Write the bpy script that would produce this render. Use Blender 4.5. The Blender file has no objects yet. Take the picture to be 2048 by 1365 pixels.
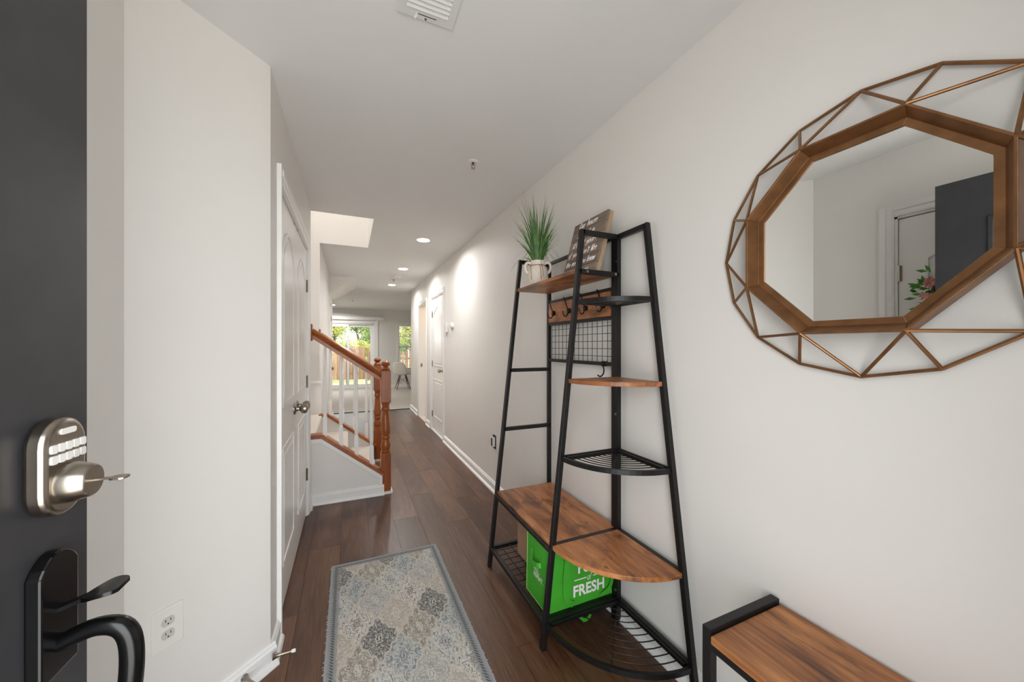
import bpy, bmesh, math, random
from mathutils import Matrix, Vector
random.seed(7)
S = bpy.context.scene
COL = S.collection
PI = math.pi

# ------------------------------------------------------------------ camera
YAW = math.radians(24.042)
cam_d = bpy.data.cameras.new('camera')
cam = bpy.data.objects.new('camera', cam_d); COL.objects.link(cam)
cam.location = (0, 0, 1.30)
cam.rotation_euler = (PI/2, 0, -YAW)
cam_d.sensor_width = 36.0
cam_d.lens = 733.0/2048*36.0
cam_d.shift_y = 10.5/2048
cam_d.clip_start = 0.02
S.camera = cam

# ------------------------------------------------------------------ view, world, daylight
S.view_settings.view_transform = 'Standard'
S.view_settings.look = 'None'
S.view_settings.gamma = 1.0
S.view_settings.use_curve_mapping = False
S.view_settings.exposure = 0.76
S.cycles.use_denoising = True
S.cycles.max_bounces = 12
S.cycles.diffuse_bounces = 6
S.cycles.glossy_bounces = 4
S.cycles.transparent_max_bounces = 12
S.cycles.sample_clamp_indirect = 4.0
S.cycles.caustics_reflective = False
S.cycles.caustics_refractive = False

W = bpy.data.worlds.new('sky'); S.world = W; W.use_nodes = True
bg = W.node_tree.nodes['Background']
bg.inputs[0].default_value = (0.90, 0.96, 1.0, 1)
bg.inputs[1].default_value = 2.6

sun_d = bpy.data.lights.new('sun', 'SUN'); sun_d.energy = 2.6; sun_d.angle = math.radians(1.0)
sun_d.color = (1.0, 0.95, 0.86)
sun = bpy.data.objects.new('sun_offscreen', sun_d); COL.objects.link(sun)
sun.rotation_euler = (math.radians(-32), math.radians(28), 0)

def area(name, loc, rot, sx, sy, power, color=(1,1,1), portal=False):
    d = bpy.data.lights.new(name, 'AREA'); d.shape = 'RECTANGLE'; d.size = sx; d.size_y = sy
    d.energy = power; d.color = color
    o = bpy.data.objects.new(name, d); COL.objects.link(o)
    o.location = loc; o.rotation_euler = rot
    if portal: d.cycles.is_portal = True
    return o
# daylight coming in through the open front doorway
area('front_doorway_offscreen', (0.02, -0.27, 1.04), (PI/2, 0, 0), 0.90, 2.0, 10.3, (0.98, 0.99, 1.0))
area('slider_portal', (-0.11, 12.22, 1.0), (-PI/2, 0, 0), 1.7, 2.0, 1.0, portal=True)
area('window_portal', (1.78, 12.28, 1.27), (-PI/2, 0, 0), 0.7, 1.45, 1.0, portal=True)

# ------------------------------------------------------------------ materials
def lin(c):
    return tuple(((v/255)/12.92 if v/255 <= 0.04045 else ((v/255+0.055)/1.055)**2.4) for v in c) + (1,)
class NT:
    def __init__(s, name):
        s.mat = bpy.data.materials.new(name); s.mat.use_nodes = True
        s.t = s.mat.node_tree; s.n = s.t.nodes; s.b = s.n['Principled BSDF']
    def new(s, kind, **kw):
        n = s.n.new(kind)
        for k, v in kw.items(): setattr(n, k, v)
        return n
    def put(s, sock, v):
        if hasattr(v, 'is_output'): s.t.links.new(v, sock)
        else: sock.default_value = v
    def m(s, op, a, b=0.0, c=None):
        n = s.new('ShaderNodeMath', operation=op)
        s.put(n.inputs[0], a); s.put(n.inputs[1], b)
        if c is not None: s.put(n.inputs[2], c)
        return n.outputs[0]
    def coord(s, which='Object'):
        return s.new('ShaderNodeTexCoord').outputs[which]
    def map(s, vec, scale=(1,1,1), loc=(0,0,0)):
        n = s.new('ShaderNodeMapping'); s.put(n.inputs[0], vec); n.inputs['Scale'].default_value = scale
        n.inputs['Location'].default_value = loc; return n.outputs[0]
    def noise(s, vec, scale, detail=3, rough=0.55, dist=0.0):
        n = s.new('ShaderNodeTexNoise'); s.put(n.inputs['Vector'], vec); n.inputs['Scale'].default_value = scale
        n.inputs['Detail'].default_value = detail; n.inputs['Roughness'].default_value = rough
        n.inputs['Distortion'].default_value = dist; return n.outputs['Fac']
    def ramp(s, fac, stops, interp='LINEAR'):
        n = s.new('ShaderNodeValToRGB'); n.color_ramp.interpolation = interp
        e = n.color_ramp.elements
        while len(e) < len(stops): e.new(0.5)
        for i, (p, c) in enumerate(stops): e[i].position = p; e[i].color = c
        s.put(n.inputs[0], fac); return n.outputs[0]
    def mix(s, f, a, b, mode='MIX'):
        n = s.new('ShaderNodeMix', data_type='RGBA', blend_type=mode)
        s.put(n.inputs[0], f); s.put(n.inputs[6], a); s.put(n.inputs[7], b); return n.outputs[2]
    def bump(s, h, strength=0.2, dist=0.002):
        n = s.new('ShaderNodeBump'); n.inputs['Strength'].default_value = strength; n.inputs['Distance'].default_value = dist
        s.put(n.inputs['Height'], h); s.put(s.b.inputs['Normal'], n.outputs[0])
def plain(name, rgb, rough=0.5, metal=0.0, var=0.0, scale=30, bump=0.0, spec=0.5, emit=0.0):
    k = NT(name); c = lin(rgb); b = k.b
    b.inputs['Roughness'].default_value = rough; b.inputs['Metallic'].default_value = metal
    b.inputs['Specular IOR Level'].default_value = spec
    nz = k.noise(k.coord(), scale)
    lo = tuple(v*(1-var) for v in c[:3]) + (1,); hi = tuple(min(1, v*(1+var)) for v in c[:3]) + (1,)
    k.put(b.inputs['Base Color'], k.ramp(nz, [(0.3, lo), (0.7, hi)]))
    if bump: k.bump(nz, bump, 0.001)
    if emit:
        b.inputs['Emission Color'].default_value = c; b.inputs['Emission Strength'].default_value = emit
    return k.mat
def wood(name, stops, axis=1, rough=0.5, grain=60, knots=True, per_object=0.0, big=3.0):
    k = NT(name); co = k.coord(); vec = co
    rnd = None
    if per_object:
        rnd = k.new('ShaderNodeObjectInfo').outputs['Random']
        cmb = k.new('ShaderNodeCombineXYZ')
        for i in range(3): k.put(cmb.inputs[i], k.m('MULTIPLY', rnd, 37.0 + 11*i))
        add = k.new('ShaderNodeVectorMath', operation='ADD'); k.put(add.inputs[0], co); k.put(add.inputs[1], cmb.outputs[0]); vec = add.outputs[0]
    st = [1, 1, 1]; st[axis] = 0.06
    g = k.noise(k.map(vec, tuple(st)), grain, 4, 0.65, 0.6)
    st2 = [1, 1, 1]; st2[axis] = 0.22
    bgn = k.noise(k.map(vec, tuple(st2)), big, 4, 0.6, 1.2)
    f = k.m('ADD', k.m('MULTIPLY', g, 0.45), k.m('MULTIPLY', bgn, 0.6))
    if rnd is not None: f = k.m('ADD', f, k.m('MULTIPLY', k.m('SUBTRACT', rnd, 0.5), per_object))
    col = k.ramp(f, stops)
    if knots:
        v = k.new('ShaderNodeTexVoronoi'); sk = [1, 1, 1]; sk[axis] = 0.6
        k.put(v.inputs['Vector'], k.map(vec, tuple(sk))); v.inputs['Scale'].default_value = 9
        d = k.m('ADD', v.outputs['Distance'], k.m('MULTIPLY', g, 0.12))
        kn = k.ramp(d, [(0.09, (1,1,1,1)), (0.17, (0,0,0,1))])
        blot = k.noise(k.map(vec, tuple(sk)), 11, 3, 0.6, 0.5)
        col = k.mix(k.ramp(blot, [(0.50, (0,0,0,1)), (0.68, (0.75,0.75,0.75,1))]), col, stops[0][1])
        col = k.mix(k.m('MULTIPLY', kn, 0.85), col, tuple(v*0.5 for v in stops[0][1][:3])+(1,))
    k.put(k.b.inputs['Base Color'], col)
    k.b.inputs['Roughness'].default_value = rough
    k.bump(g, 0.12, 0.001)
    return k.mat

M = {}
M['wall'] = plain('wall_paint', (231, 228, 224), 0.55, var=0.012, scale=3, spec=0.3)
M['ceil'] = plain('ceiling_paint', (229, 229, 228), 0.75, var=0.01, scale=3, spec=0.2)
M['trim'] = plain('white_trim', (238, 237, 235), 0.35, var=0.01)
M['doorwhite'] = plain('white_door_paint', (236, 234, 231), 0.28, var=0.012, scale=8)
M['grey'] = plain('grey_door_paint', (52, 52, 55), 0.45, var=0.10, scale=14, bump=0.05)
M['black'] = plain('black_metal', (20, 19, 20), 0.42, metal=0.2, var=0.15, scale=40)
M['blackgloss'] = plain('black_hardware', (14, 14, 15), 0.22, metal=0.3, var=0.1)
M['nickel'] = plain('satin_nickel', (158, 149, 138), 0.28, metal=1.0, var=0.05)
M['bronze'] = plain('brushed_bronze', (140, 100, 66), 0.4, metal=0.75, var=0.22, scale=18)
M['carpet'] = plain('beige_carpet', (198, 190, 180), 0.95, var=0.14, scale=220, bump=0.6, spec=0.1)
M['plastic'] = plain('white_plastic', (233, 231, 226), 0.35, var=0.01)
M['plasticgrey'] = plain('off_white_plastic', (205, 201, 195), 0.4, var=0.02)
M['dark'] = plain('dark_slot', (16, 15, 14), 0.8, var=0.1)
M['twine'] = plain('jute_twine', (176, 134, 92), 0.9, var=0.2, scale=300)
M['ceramic'] = plain('cream_ceramic', (236, 226, 214), 0.55, var=0.06, scale=40, bump=0.1)
M['cardboard'] = plain('cardboard', (168, 132, 108), 0.85, var=0.06, scale=25)
M['green'] = plain('green_bag_fabric', (62, 160, 38), 0.6, var=0.10, scale=9, bump=0.15)
M['greentrim'] = plain('green_bag_piping', (128, 196, 100), 0.6, var=0.05)
M['white'] = plain('white_print', (238, 232, 232), 0.6, var=0.02)
M['shelf'] = wood('rustic_board', [(0.33, lin((84, 50, 30))), (0.5, lin((160, 100, 58))), (0.68, lin((206, 140, 86)))], 1, 0.4, 40, True, 0.0, 9.0)
M['bench'] = wood('walnut_board', [(0.36, lin((66, 40, 25))), (0.5, lin((136, 84, 47))), (0.66, lin((194, 132, 78)))], 1, 0.38, 45, False, 0.0, 7.0)
M['oak'] = wood('stained_oak', [(0.32, lin((84, 38, 11))), (0.55, lin((146, 74, 26))), (0.75, lin((188, 114, 56)))], 2, 0.3, 80, False)
M['oakrail'] = wood('stained_oak_rail', [(0.32, lin((86, 39, 11))), (0.55, lin((148, 76, 26))), (0.75, lin((190, 116, 56)))], 0, 0.3, 80, False)
M['signwood'] = wood('weathered_board', [(0.3, lin((110, 94, 83))), (0.55, lin((142, 124, 111))), (0.75, lin((166, 148, 130)))], 1, 0.8, 60, False, 0.25)
M['signside'] = wood('raw_pine', [(0.3, lin((150, 126, 98))), (0.7, lin((190, 164, 132)))], 2, 0.8, 60, False)
M['plank'] = wood('floor_plank', [(0.28, lin((44, 25, 15))), (0.5, lin((80, 51, 34))), (0.74, lin((120, 84, 59)))], 1, 0.34, 90, False, 0.03, 2.5)
M['fence'] = wood('cedar_fence', [(0.3, lin((98, 72, 56))), (0.6, lin((150, 116, 92))), (0.8, lin((182, 148, 122)))], 2, 0.9, 40, False, 0.3)
M['grassblade'] = plain('artificial_grass', (74, 112, 50), 0.5, var=0.55, scale=35)
M['lawn'] = plain('lawn_grass', (150, 158, 104), 0.95, var=0.35, scale=18)
M['concrete'] = plain('patio_concrete', (214, 208, 198), 0.9, var=0.06, scale=8)
M['bark'] = plain('tree_bark', (96, 84, 74), 0.95, var=0.3, scale=20)
M['leaf_a'] = plain('yellow_green_leaves', (176, 178, 96), 0.7, var=0.4, scale=5)
M['leaf_b'] = plain('green_leaves', (98, 128, 70), 0.7, var=0.45, scale=5)
M['siding'] = plain('pale_siding', (214, 216, 214), 0.8, var=0.03)
M['roof'] = plain('slate_roof', (70, 84, 104), 0.9, var=0.15, scale=12)
M['petal'] = plain('pink_petal', (224, 150, 142), 0.6, var=0.15)
M['leafwreath'] = plain('wreath_leaf', (70, 140, 50), 0.5, var=0.3)
M['chair'] = plain('white_chair_shell', (218, 212, 204), 0.4, var=0.01)
M['chairleg'] = plain('brown_dowel', (88, 66, 50), 0.5, var=0.2)
M['slat'] = plain('blind_slat', (238, 236, 232), 0.5, var=0.01)
M['ventpaint'] = plain('vent_paint', (222, 222, 221), 0.5, var=0.01)
M['lens'] = plain('lamp_lens', (255, 248, 236), 0.5, emit=9.0)
M['warmwall'] = M['wall']
def glassmat():
    k = NT('window_glass'); n = k.n; tr = n.new('ShaderNodeBsdfTransparent'); gl = n.new('ShaderNodeBsdfGlossy')
    gl.inputs['Roughness'].default_value = 0.02
    fr = n.new('ShaderNodeFresnel'); fr.inputs[0].default_value = 1.35
    mx = n.new('ShaderNodeMixShader'); L = k.t.links
    L.new(fr.outputs[0], mx.inputs[0]); L.new(tr.outputs[0], mx.inputs[1]); L.new(gl.outputs[0], mx.inputs[2])
    L.new(mx.outputs[0], n['Material Output'].inputs[0]); return k.mat
M['glass'] = glassmat()
def mirrormat():
    k = NT('mirror_silver'); b = k.b
    b.inputs['Base Color'].default_value = (0.83, 0.84, 0.83, 1); b.inputs['Metallic'].default_value = 1.0
    b.inputs['Roughness'].default_value = 0.0
    return k.mat
M['mirror'] = mirrormat()
def rugmat():
    k = NT('rug_pile'); co = k.coord()
    wob = k.new('ShaderNodeTexNoise'); k.put(wob.inputs['Vector'], co); wob.inputs['Scale'].default_value = 26; wob.inputs['Detail'].default_value = 1
    sp = k.new('ShaderNodeSeparateXYZ'); k.put(sp.inputs[0], co); x0, y0 = sp.outputs[0], sp.outputs[1]
    w = k.m('MULTIPLY', k.m('SUBTRACT', wob.outputs['Fac'], 0.5), 0.012)
    x = k.m('ADD', k.m('ADD', x0, 0.092), w); y = k.m('ADD', k.m('ADD', y0, -0.30), w)
    a = k.m('DIVIDE', x, 0.176); b = k.m('DIVIDE', y, 0.27)
    p = k.m('ADD', a, b); q = k.m('SUBTRACT', a, b)
    # scalloped ogee outline of the diamonds
    p2 = k.m('ADD', p, k.m('MULTIPLY', k.m('SINE', k.m('MULTIPLY', q, 6*PI)), 0.035))
    q2 = k.m('ADD', q, k.m('MULTIPLY', k.m('SINE', k.m('MULTIPLY', p, 6*PI)), 0.035))
    rp = k.m('ROUND', p2); rq = k.m('ROUND', q2)
    fp = k.m('ABSOLUTE', k.m('SUBTRACT', p2, rp)); fq = k.m('ABSOLUTE', k.m('SUBTRACT', q2, rq))
    edge = k.m('SUBTRACT', 0.5, k.m('MAXIMUM', fp, fq))
    cell = k.new('ShaderNodeCombineXYZ'); k.put(cell.inputs[0], rp); k.put(cell.inputs[1], rq)
    idx = k.m('FLOORED_MODULO', k.m('ADD', k.m('MULTIPLY', rp, 2.0), k.m('MULTIPLY', rq, 3.0)), 7.0)
    f = k.m('DIVIDE', k.m('ADD', idx, 0.5), 7.0)
    dk, cr, bl, tp, lt, gr, bn = [lin(c) for c in ((88, 88, 90), (216, 212, 205), (192, 194, 192), (172, 164, 154), (208, 206, 200), (160, 160, 157), (140, 133, 126))]
    base = k.ramp(f, [((i+0.001)/7, c) for i, c in enumerate((dk, lt, tp, bl, cr, bn, gr))], 'CONSTANT')
    orn = k.ramp(f, [((i+0.001)/7, lin(c)) for i, c in enumerate(((204, 200, 192), (126, 128, 128), (218, 210, 198), (126, 129, 130), (132, 124, 116), (212, 206, 194), (210, 206, 198)))], 'CONSTANT')
    sym = k.new('ShaderNodeCombineXYZ'); k.put(sym.inputs[0], fp); k.put(sym.inputs[1], fq); k.put(sym.inputs[2], k.m('MULTIPLY', idx, 3.7))
    o1 = k.noise(sym.outputs[0], 13.0, 3, 0.6, 2.2)
    of = k.ramp(o1, [(0.50, (0,0,0,1)), (0.55, (1,1,1,1))])
    sp_, sq_ = k.m('SUBTRACT', p2, rp), k.m('SUBTRACT', q2, rq)
    lx = k.m('MULTIPLY', k.m('ADD', sp_, sq_), 0.088); ly = k.m('MULTIPLY', k.m('SUBTRACT', sp_, sq_), 0.135)
    rad = k.m('SQRT', k.m('ADD', k.m('MULTIPLY', lx, lx), k.m('MULTIPLY', ly, ly)))
    ang = k.m('ARCTAN2', ly, lx); pet = k.m('ADD', 0.0175, k.m('MULTIPLY', k.m('COSINE', k.m('MULTIPLY', ang, 6.0)), 0.003))
    ring = k.ramp(k.m('MULTIPLY', k.m('ABSOLUTE', k.m('SUBTRACT', rad, pet)), 100.0), [(0.22, (1,1,1,1)), (0.40, (0,0,0,1))])
    ctr = k.ramp(k.m('MULTIPLY', rad, 100.0), [(0.5, (1,1,1,1)), (0.7, (0,0,0,1))])
    of2 = k.m('MULTIPLY', k.m('MAXIMUM', k.m('MAXIMUM', of, ring), ctr), 0.95)
    col = k.mix(of2, base, orn)
    ed = k.ramp(edge, [(0.0, (0.75,0.75,0.75,1)), (0.028, (0.75,0.75,0.75,1)), (0.04, (0,0,0,1))])
    col = k.mix(ed, col, lin((204, 196, 184)))
    # worn speckle
    sk = k.noise(co, 420, 2, 0.6); col = k.mix(k.ramp(sk, [(0.5, (0,0,0,1)), (0.75, (0.4,0.4,0.4,1))]), col, lin((150, 146, 140)))
    wear = k.noise(co, 14, 3, 0.6); col = k.mix(k.ramp(wear, [(0.52, (0,0,0,1)), (0.78, (0.35,0.35,0.35,1))]), col, lin((182, 178, 172)))
    # border
    dx = k.m('SUBTRACT', 0.305, k.m('ABSOLUTE', x0)); dy = k.m('SUBTRACT', 0.975, k.m('ABSOLUTE', y0))
    dd = k.m('MINIMUM', dx, dy)
    dots = k.m('MULTIPLY', k.m('SINE', k.m('MULTIPLY', k.m('ADD', x0, y0), 420.0)), 0.5)
    bcol = k.mix(k.m('ADD', dots, 0.5), lin((72, 74, 78)), lin((148, 150, 150)))
    bfac = k.ramp(dd, [(0.018, (0,0,0,1)), (0.021, (1,1,1,1)), (0.031, (1,1,1,1)), (0.034, (0,0,0,1))])
    zone = k.ramp(dd, [(0.040, (1,1,1,1)), (0.052, (0,0,0,1))])
    col = k.mix(k.m('MULTIPLY', zone, 0.8), col, lin((138, 142, 144)))
    col = k.mix(bfac, col, bcol)
    bind = k.ramp(dd, [(0.010, (1,1,1,1)), (0.012, (0,0,0,1))])
    col = k.mix(bind, col, lin((158, 160, 164)))
    k.put(k.b.inputs['Base Color'], col); k.b.inputs['Roughness'].default_value = 0.95
    k.b.inputs['Specular IOR Level'].default_value = 0.1
    k.bump(sk, 0.5, 0.002)
    return k.mat
M['rug'] = rugmat()

# ------------------------------------------------------------------ mesh helpers
ROOT = {}
class MB:
    def __init__(s, T=None): s.v = []; s.f = []; s.T = T
    def add(s, vs, fs):
        b = len(s.v)
        for p in vs:
            p = Vector(p); s.v.append(s.T @ p if s.T is not None else p)
        s.f += [tuple(i+b for i in f) for f in fs]; return s
    def box(s, x0, x1, y0, y1, z0, z1):
        return s.add([(x, y, z) for z in (z0, z1) for y in (y0, y1) for x in (x0, x1)],
                     [(0,2,3,1), (4,5,7,6), (0,1,5,4), (2,6,7,3), (0,4,6,2), (1,3,7,5)])
    def prism(s, pts, axis, a0, a1):
        def mk(p, a):
            return {0: (a, p[0], p[1]), 1: (p[0], a, p[1]), 2: (p[0], p[1], a)}[axis]
        n = len(pts)
        return s.add([mk(p, a0) for p in pts] + [mk(p, a1) for p in pts],
                     [tuple(range(n))[::-1], tuple(range(n, 2*n))] + [(i, (i+1) % n, n+(i+1) % n, n+i) for i in range(n)])
    def ring(s, outer, inner, axis, a0, a1):
        def mk(p, a):
            return {0: (a, p[0], p[1]), 1: (p[0], a, p[1]), 2: (p[0], p[1], a)}[axis]
        n = len(outer); vs = [mk(p, a0) for p in outer] + [mk(p, a0) for p in inner] + [mk(p, a1) for p in outer] + [mk(p, a1) for p in inner]
        fs = []
        for i in range(n):
            j = (i+1) % n
            fs += [(i, j, n+j, n+i), (2*n+i, 3*n+i, 3*n+j, 2*n+j), (i, 2*n+i, 2*n+j, j), (n+i, n+j, 3*n+j, 3*n+i)]
        return s.add(vs, fs)
    def beam(s, p, q, w, h, up=(0,0,1)):
        p, q = Vector(p), Vector(q); d = (q-p).normalized(); u = Vector(up)
        sd = d.cross(u).normalized(); u = sd.cross(d).normalized()
        vs = [b + sd*a*w/2 + u*c*h/2 for b in (p, q) for a, c in ((-1,-1), (1,-1), (1,1), (-1,1))]
        return s.add(vs, [(3,2,1,0), (4,5,6,7), (0,1,5,4), (1,2,6,5), (2,3,7,6), (3,0,4,7)])
    def tube(s, pts, r, n=8, closed=False, radii=None, cap=True):
        pts = [Vector(p) for p in pts]; m = len(pts); vs = []; prev = None
        for i, p in enumerate(pts):
            if closed: d = (pts[(i+1) % m] - pts[i-1])
            else: d = (pts[min(i+1, m-1)] - pts[max(i-1, 0)])
            d.normalize()
            if prev is None:
                u = d.orthogonal().normalized()
            else:
                u = prev - d*prev.dot(d)
                u = u.normalized() if u.length > 1e-6 else d.orthogonal().normalized()
            prev = u; w = d.cross(u); rr = radii[i] if radii else r
            vs += [p + (u*math.cos(2*PI*k/n) + w*math.sin(2*PI*k/n))*rr for k in range(n)]
        fs = []
        for i in range(m if closed else m-1):
            j = (i+1) % m
            fs += [(i*n+k, i*n+(k+1) % n, j*n+(k+1) % n, j*n+k) for k in range(n)]
        if cap and not closed: fs += [tuple(range(n))[::-1], tuple(range((m-1)*n, m*n))]
        return s.add(vs, fs)
    def lathe(s, prof, c=(0,0,0), n=24, axis=2, squares=()):
        vs = []; c = Vector(c)
        for (r, z) in prof:
            for k in range(n):
                a = 2*PI*k/n; x, y = r*math.cos(a), r*math.sin(a)
                vs.append(c + Vector({2: (x, y, z), 0: (z, x, y), 1: (y, z, x)}[axis]))
        m = len(prof); fs = []
        for i in range(m-1):
            fs += [(i*n+k, i*n+(k+1) % n, (i+1)*n+(k+1) % n, (i+1)*n+k) for k in range(n)]
        fs += [tuple(range(n))[::-1], tuple(range((m-1)*n, m*n))]
        return s.add(vs, fs)
    def build(s, name, mat, parent=None, smooth=False, bevel=0.0, seg=2, origin=None):
        me = bpy.data.meshes.new(name)
        if parent is not None: off = ROOT[parent]
        elif origin is not None: off = Vector(origin)
        else:
            xs = [p.x for p in s.v]; ys = [p.y for p in s.v]; zs = [p.z for p in s.v]
            off = Vector(((min(xs)+max(xs))/2, (min(ys)+max(ys))/2, min(zs)))
        me.from_pydata([tuple(p-off) for p in s.v], [], s.f); me.update()
        bm = bmesh.new(); bm.from_mesh(me); bmesh.ops.recalc_face_normals(bm, faces=bm.faces); bm.to_mesh(me); bm.free()
        me.materials.append(M[mat] if isinstance(mat, str) else mat)
        if smooth:
            for f in me.polygons: f.use_smooth = True
            me.set_sharp_from_angle(angle=math.radians(40))
        o = bpy.data.objects.new(name, me); COL.objects.link(o)
        ROOT[o] = off
        if parent is not None: o.parent = parent
        else: o.location = off
        if bevel:
            md = o.modifiers.new('bevel', 'BEVEL'); md.width = bevel; md.segments = seg; md.limit_method = 'ANGLE'
        return o
def thing(name, loc, label, cat, group=None):
    o = bpy.data.objects.new(name, None); COL.objects.link(o); o.location = loc; ROOT[o] = Vector(loc)
    o.empty_display_size = 0.1; o['label'] = label; o['category'] = cat
    if group: o['group'] = group
    return o
def tag(o, label, cat, group=None):
    o['label'] = label; o['category'] = cat
    if group: o['group'] = group
    return o
def struct(o, label=None):
    o['kind'] = 'structure'
    if label: o['label'] = label
    return o
def sgroup(name, loc, label=None):
    o = bpy.data.objects.new(name, None); COL.objects.link(o); o.location = loc; ROOT[o] = Vector(loc)
    o.empty_display_size = 0.1; return struct(o, label)
def copy_tree(o, delta, parent=None):
    c = o.copy(); COL.objects.link(c)
    if parent is None: c.location = o.location + Vector(delta)
    else: c.parent = parent
    for ch in list(o.children):
        if ch is not c: copy_tree(ch, (0,0,0), c)
    return c
def B(*a): return MB().box(*a)
def smoothpath(pts, k=6):
    pts = [Vector(p) for p in pts]; out = []
    for i in range(len(pts)-1):
        p0, p1, p2, p3 = pts[max(i-1,0)], pts[i], pts[i+1], pts[min(i+2, len(pts)-1)]
        for j in range(k):
            t = j/k
            out.append(0.5*((2*p1) + (p2-p0)*t + (2*p0-5*p1+4*p2-p3)*t*t + (3*p1-p0-3*p2+p3)*t**3))
    out.append(pts[-1]); return out

# ================================================================== THE SETTING
XR, XL, XE, H, YF = 1.195, -0.29, -0.603, 2.44, -0.145
WL, WRR, YB = -2.6, 3.3, 12.1
# floor: slab and planks
fl = struct(B(WL-0.15, WRR+0.15, YF-0.15, YB+0.15, -0.16, -0.008).build('floor', 'dark'), 'dark sub floor carrying brown wood-look planks')
pw, pl = 0.178, 1.22
plank_me = {}
row = 0; x = XR - pw + 0.004
while x > -0.80:
    y = YF - [0.0, 0.47, 0.86, 0.25, 0.66][row % 5]
    while y < 7.80:
        y0, y1 = max(y, YF-0.1), min(y+pl, 7.815)
        if not (x + pw < -0.40 and y0 > 1.9):
            o = B(x+0.0006, x+pw-0.0006, y0+0.0007, y1-0.0007, -0.012, 0.0).build('plank', 'plank', fl)
        y += pl
    x -= pw; row += 1
cp = struct(B(WL, WRR, 7.83, YB, -0.012, 0.006).build('floor_carpet', 'carpet'), 'beige carpet of the living room')
struct(B(XR+0.001, 2.7, 6.06, 7.36, -0.010, 0.0).build('floor_powder', 'plasticgrey'), 'pale tile floor of the small room')
struct(B(XL, XR, 7.808, 7.838, -0.006, 0.009).build('trim_1', 'dark'), 'dark transition strip between planks and carpet')

# ceiling with the open stairwell
hx0, hx1, hy0, hy1 = -1.7, 0.207, 3.50, 4.55
CT = H+0.014
c = MB().box(WL, WRR, YF-0.12, hy0, H, CT).box(WL, WRR, hy1, YB+0.15, H, CT)
c.box(hx1, WRR, hy0, hy1, H, CT).box(WL, hx0, hy0, hy1, H, CT)
struct(c.build('ceiling', 'ceil'), 'flat white ceiling')
struct(MB().prism([(XL-0.05, H+0.01), (0.11, H+0.01), (0.11, H), (XL, 2.14), (XL-0.05, 2.14)], 1, 6.61, 7.93).build('ceiling_soffit', 'wall'), 'sloped soffit below the upper stairs')
struct(MB().box(-1.85, 0.4, 3.3, 4.8, 4.9, 5.0).build('ceiling_upper', 'ceil'), 'ceiling over the stairwell')

# walls
def wall(name, *boxes, mat='wall', label=None):
    m = MB()
    for b in boxes: m.box(*b)
    return struct(m.build(name, mat), label)
T = 0.12
wall('wall_right', (XR, XR+T, YF, 5.0, 0, H), (XR, XR+T, 5.0, 5.78, 2.05, H), (XR, XR+T, 5.78, 6.22, 0, H),
     (XR, XR+T, 6.22, 6.92, 2.05, H), (XR, XR+T, 6.92, 7.87, 0, H), label='long off-white hall wall carrying the mirror')
CY0, CY1 = 1.972, 3.215          # closet opening
wall('wall_left', (XL-T, XL, 1.7635, CY0, 0, H), (XL-T, XL, CY0, CY1, 2.05, H), (XL-T, XL, CY1, 3.50, 0, H), label='off-white hall wall with the double closet doors')
LY0, LY1 = 6.66, 7.47
wall('wall_left_rear', (XL-T, XL, 4.55, LY0, 0, H), (XL-T, XL, LY0, LY1, 2.05, H), (XL-T, XL, LY1, 7.87, 0, H), label='off-white hall wall beyond the stairs')
m = MB().prism([(XL, 1.763), (XE, 1.45), (XE-T, 1.45), (XE-T, 1.55), (XL-T-0.01, 1.85), (XL-0.001, 1.85)], 2, 0, H)
struct(m.build('wall_angled', 'wall'), 'off-white angled wall with the electrical outlet')
EY0, EY1 = 0.22, 1.04
wall('wall_entry', (XE-T, XE, YF, EY0, 0, H), (XE-T, XE, EY0, EY1, 2.05, H), (XE-T, XE, EY1, 1.45, 0, H), label='off-white entry wall behind the open front door')
wall('wall_front', (WL, -0.445, YF-T, YF, 0, H), (0.49, WRR, YF-T, YF, 0, H), (-0.445, 0.49, YF-T, YF, 2.12, H), label='front wall around the entrance doorway')
wall('wall_side_left', (WL-T, WL, YF-T, YB+0.15, 0, H), label='outer side wall')
wall('wall_side_right', (WRR, WRR+T, YF-T, YB+0.15, 0, H), label='outer side wall of the living room')
wall('wall_living', (WL, XL-T, 7.77, 7.87, 0, H), (XR+T, WRR, 7.77, 7.87, 0, H), label='partition between hall rooms and living room')
SX0, SX1, SZ0, SZ1 = -0.94, 0.72, 0.03, 2.0
GX0, GX1, GZ0, GZ1 = 1.45, 2.10, 0.56, 1.98
wall('wall_back', (WL, SX0, YB, YB+0.15, 0, H), (SX0, SX1, YB, YB+0.15, SZ1, H), (SX0, SX1, YB, YB+0.15, -0.02, SZ0), (SX1, GX0, YB, YB+0.15, 0, H),
     (GX0, GX1, YB, YB+0.15, 0, GZ0), (GX0, GX1, YB, YB+0.15, GZ1, H), (GX1, WRR, YB, YB+0.15, 0, H), label='living room wall with the sliding door and window')
# stairwell shaft
wall('wall_stair_near', (hx0-T, XL-T, 3.40, 3.50, 0, H), (hx0-T, hx1+T, 3.40, 3.50, CT, 4.9), label='near wall of the stairwell')
wall('wall_stair_far', (hx0-T, XL-T, 4.55, 4.65, 0, H), (hx0-T, hx1+T, 4.55, 4.65, CT, 4.9), label='far wall of the stairwell')
wall('wall_stair_end', (hx0-T, hx0, 3.40, 4.65, 0, 4.9), label='end wall of the stair landing')
wall('wall_stair_side', (hx1, hx1+T, 3.40, 4.65, CT, 4.9), label='upper side wall of the stairwell')
# powder room behind the open doorway
wall('wall_powder', (XR+T, 2.7, 5.98, 6.08, 0, H), (XR+T, 2.7, 7.35, 7.45, 0, H), (2.7, 2.8, 5.98, 7.45, 0, H), mat='warmwall', label='off-white walls of the small room off the hall')

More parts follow.
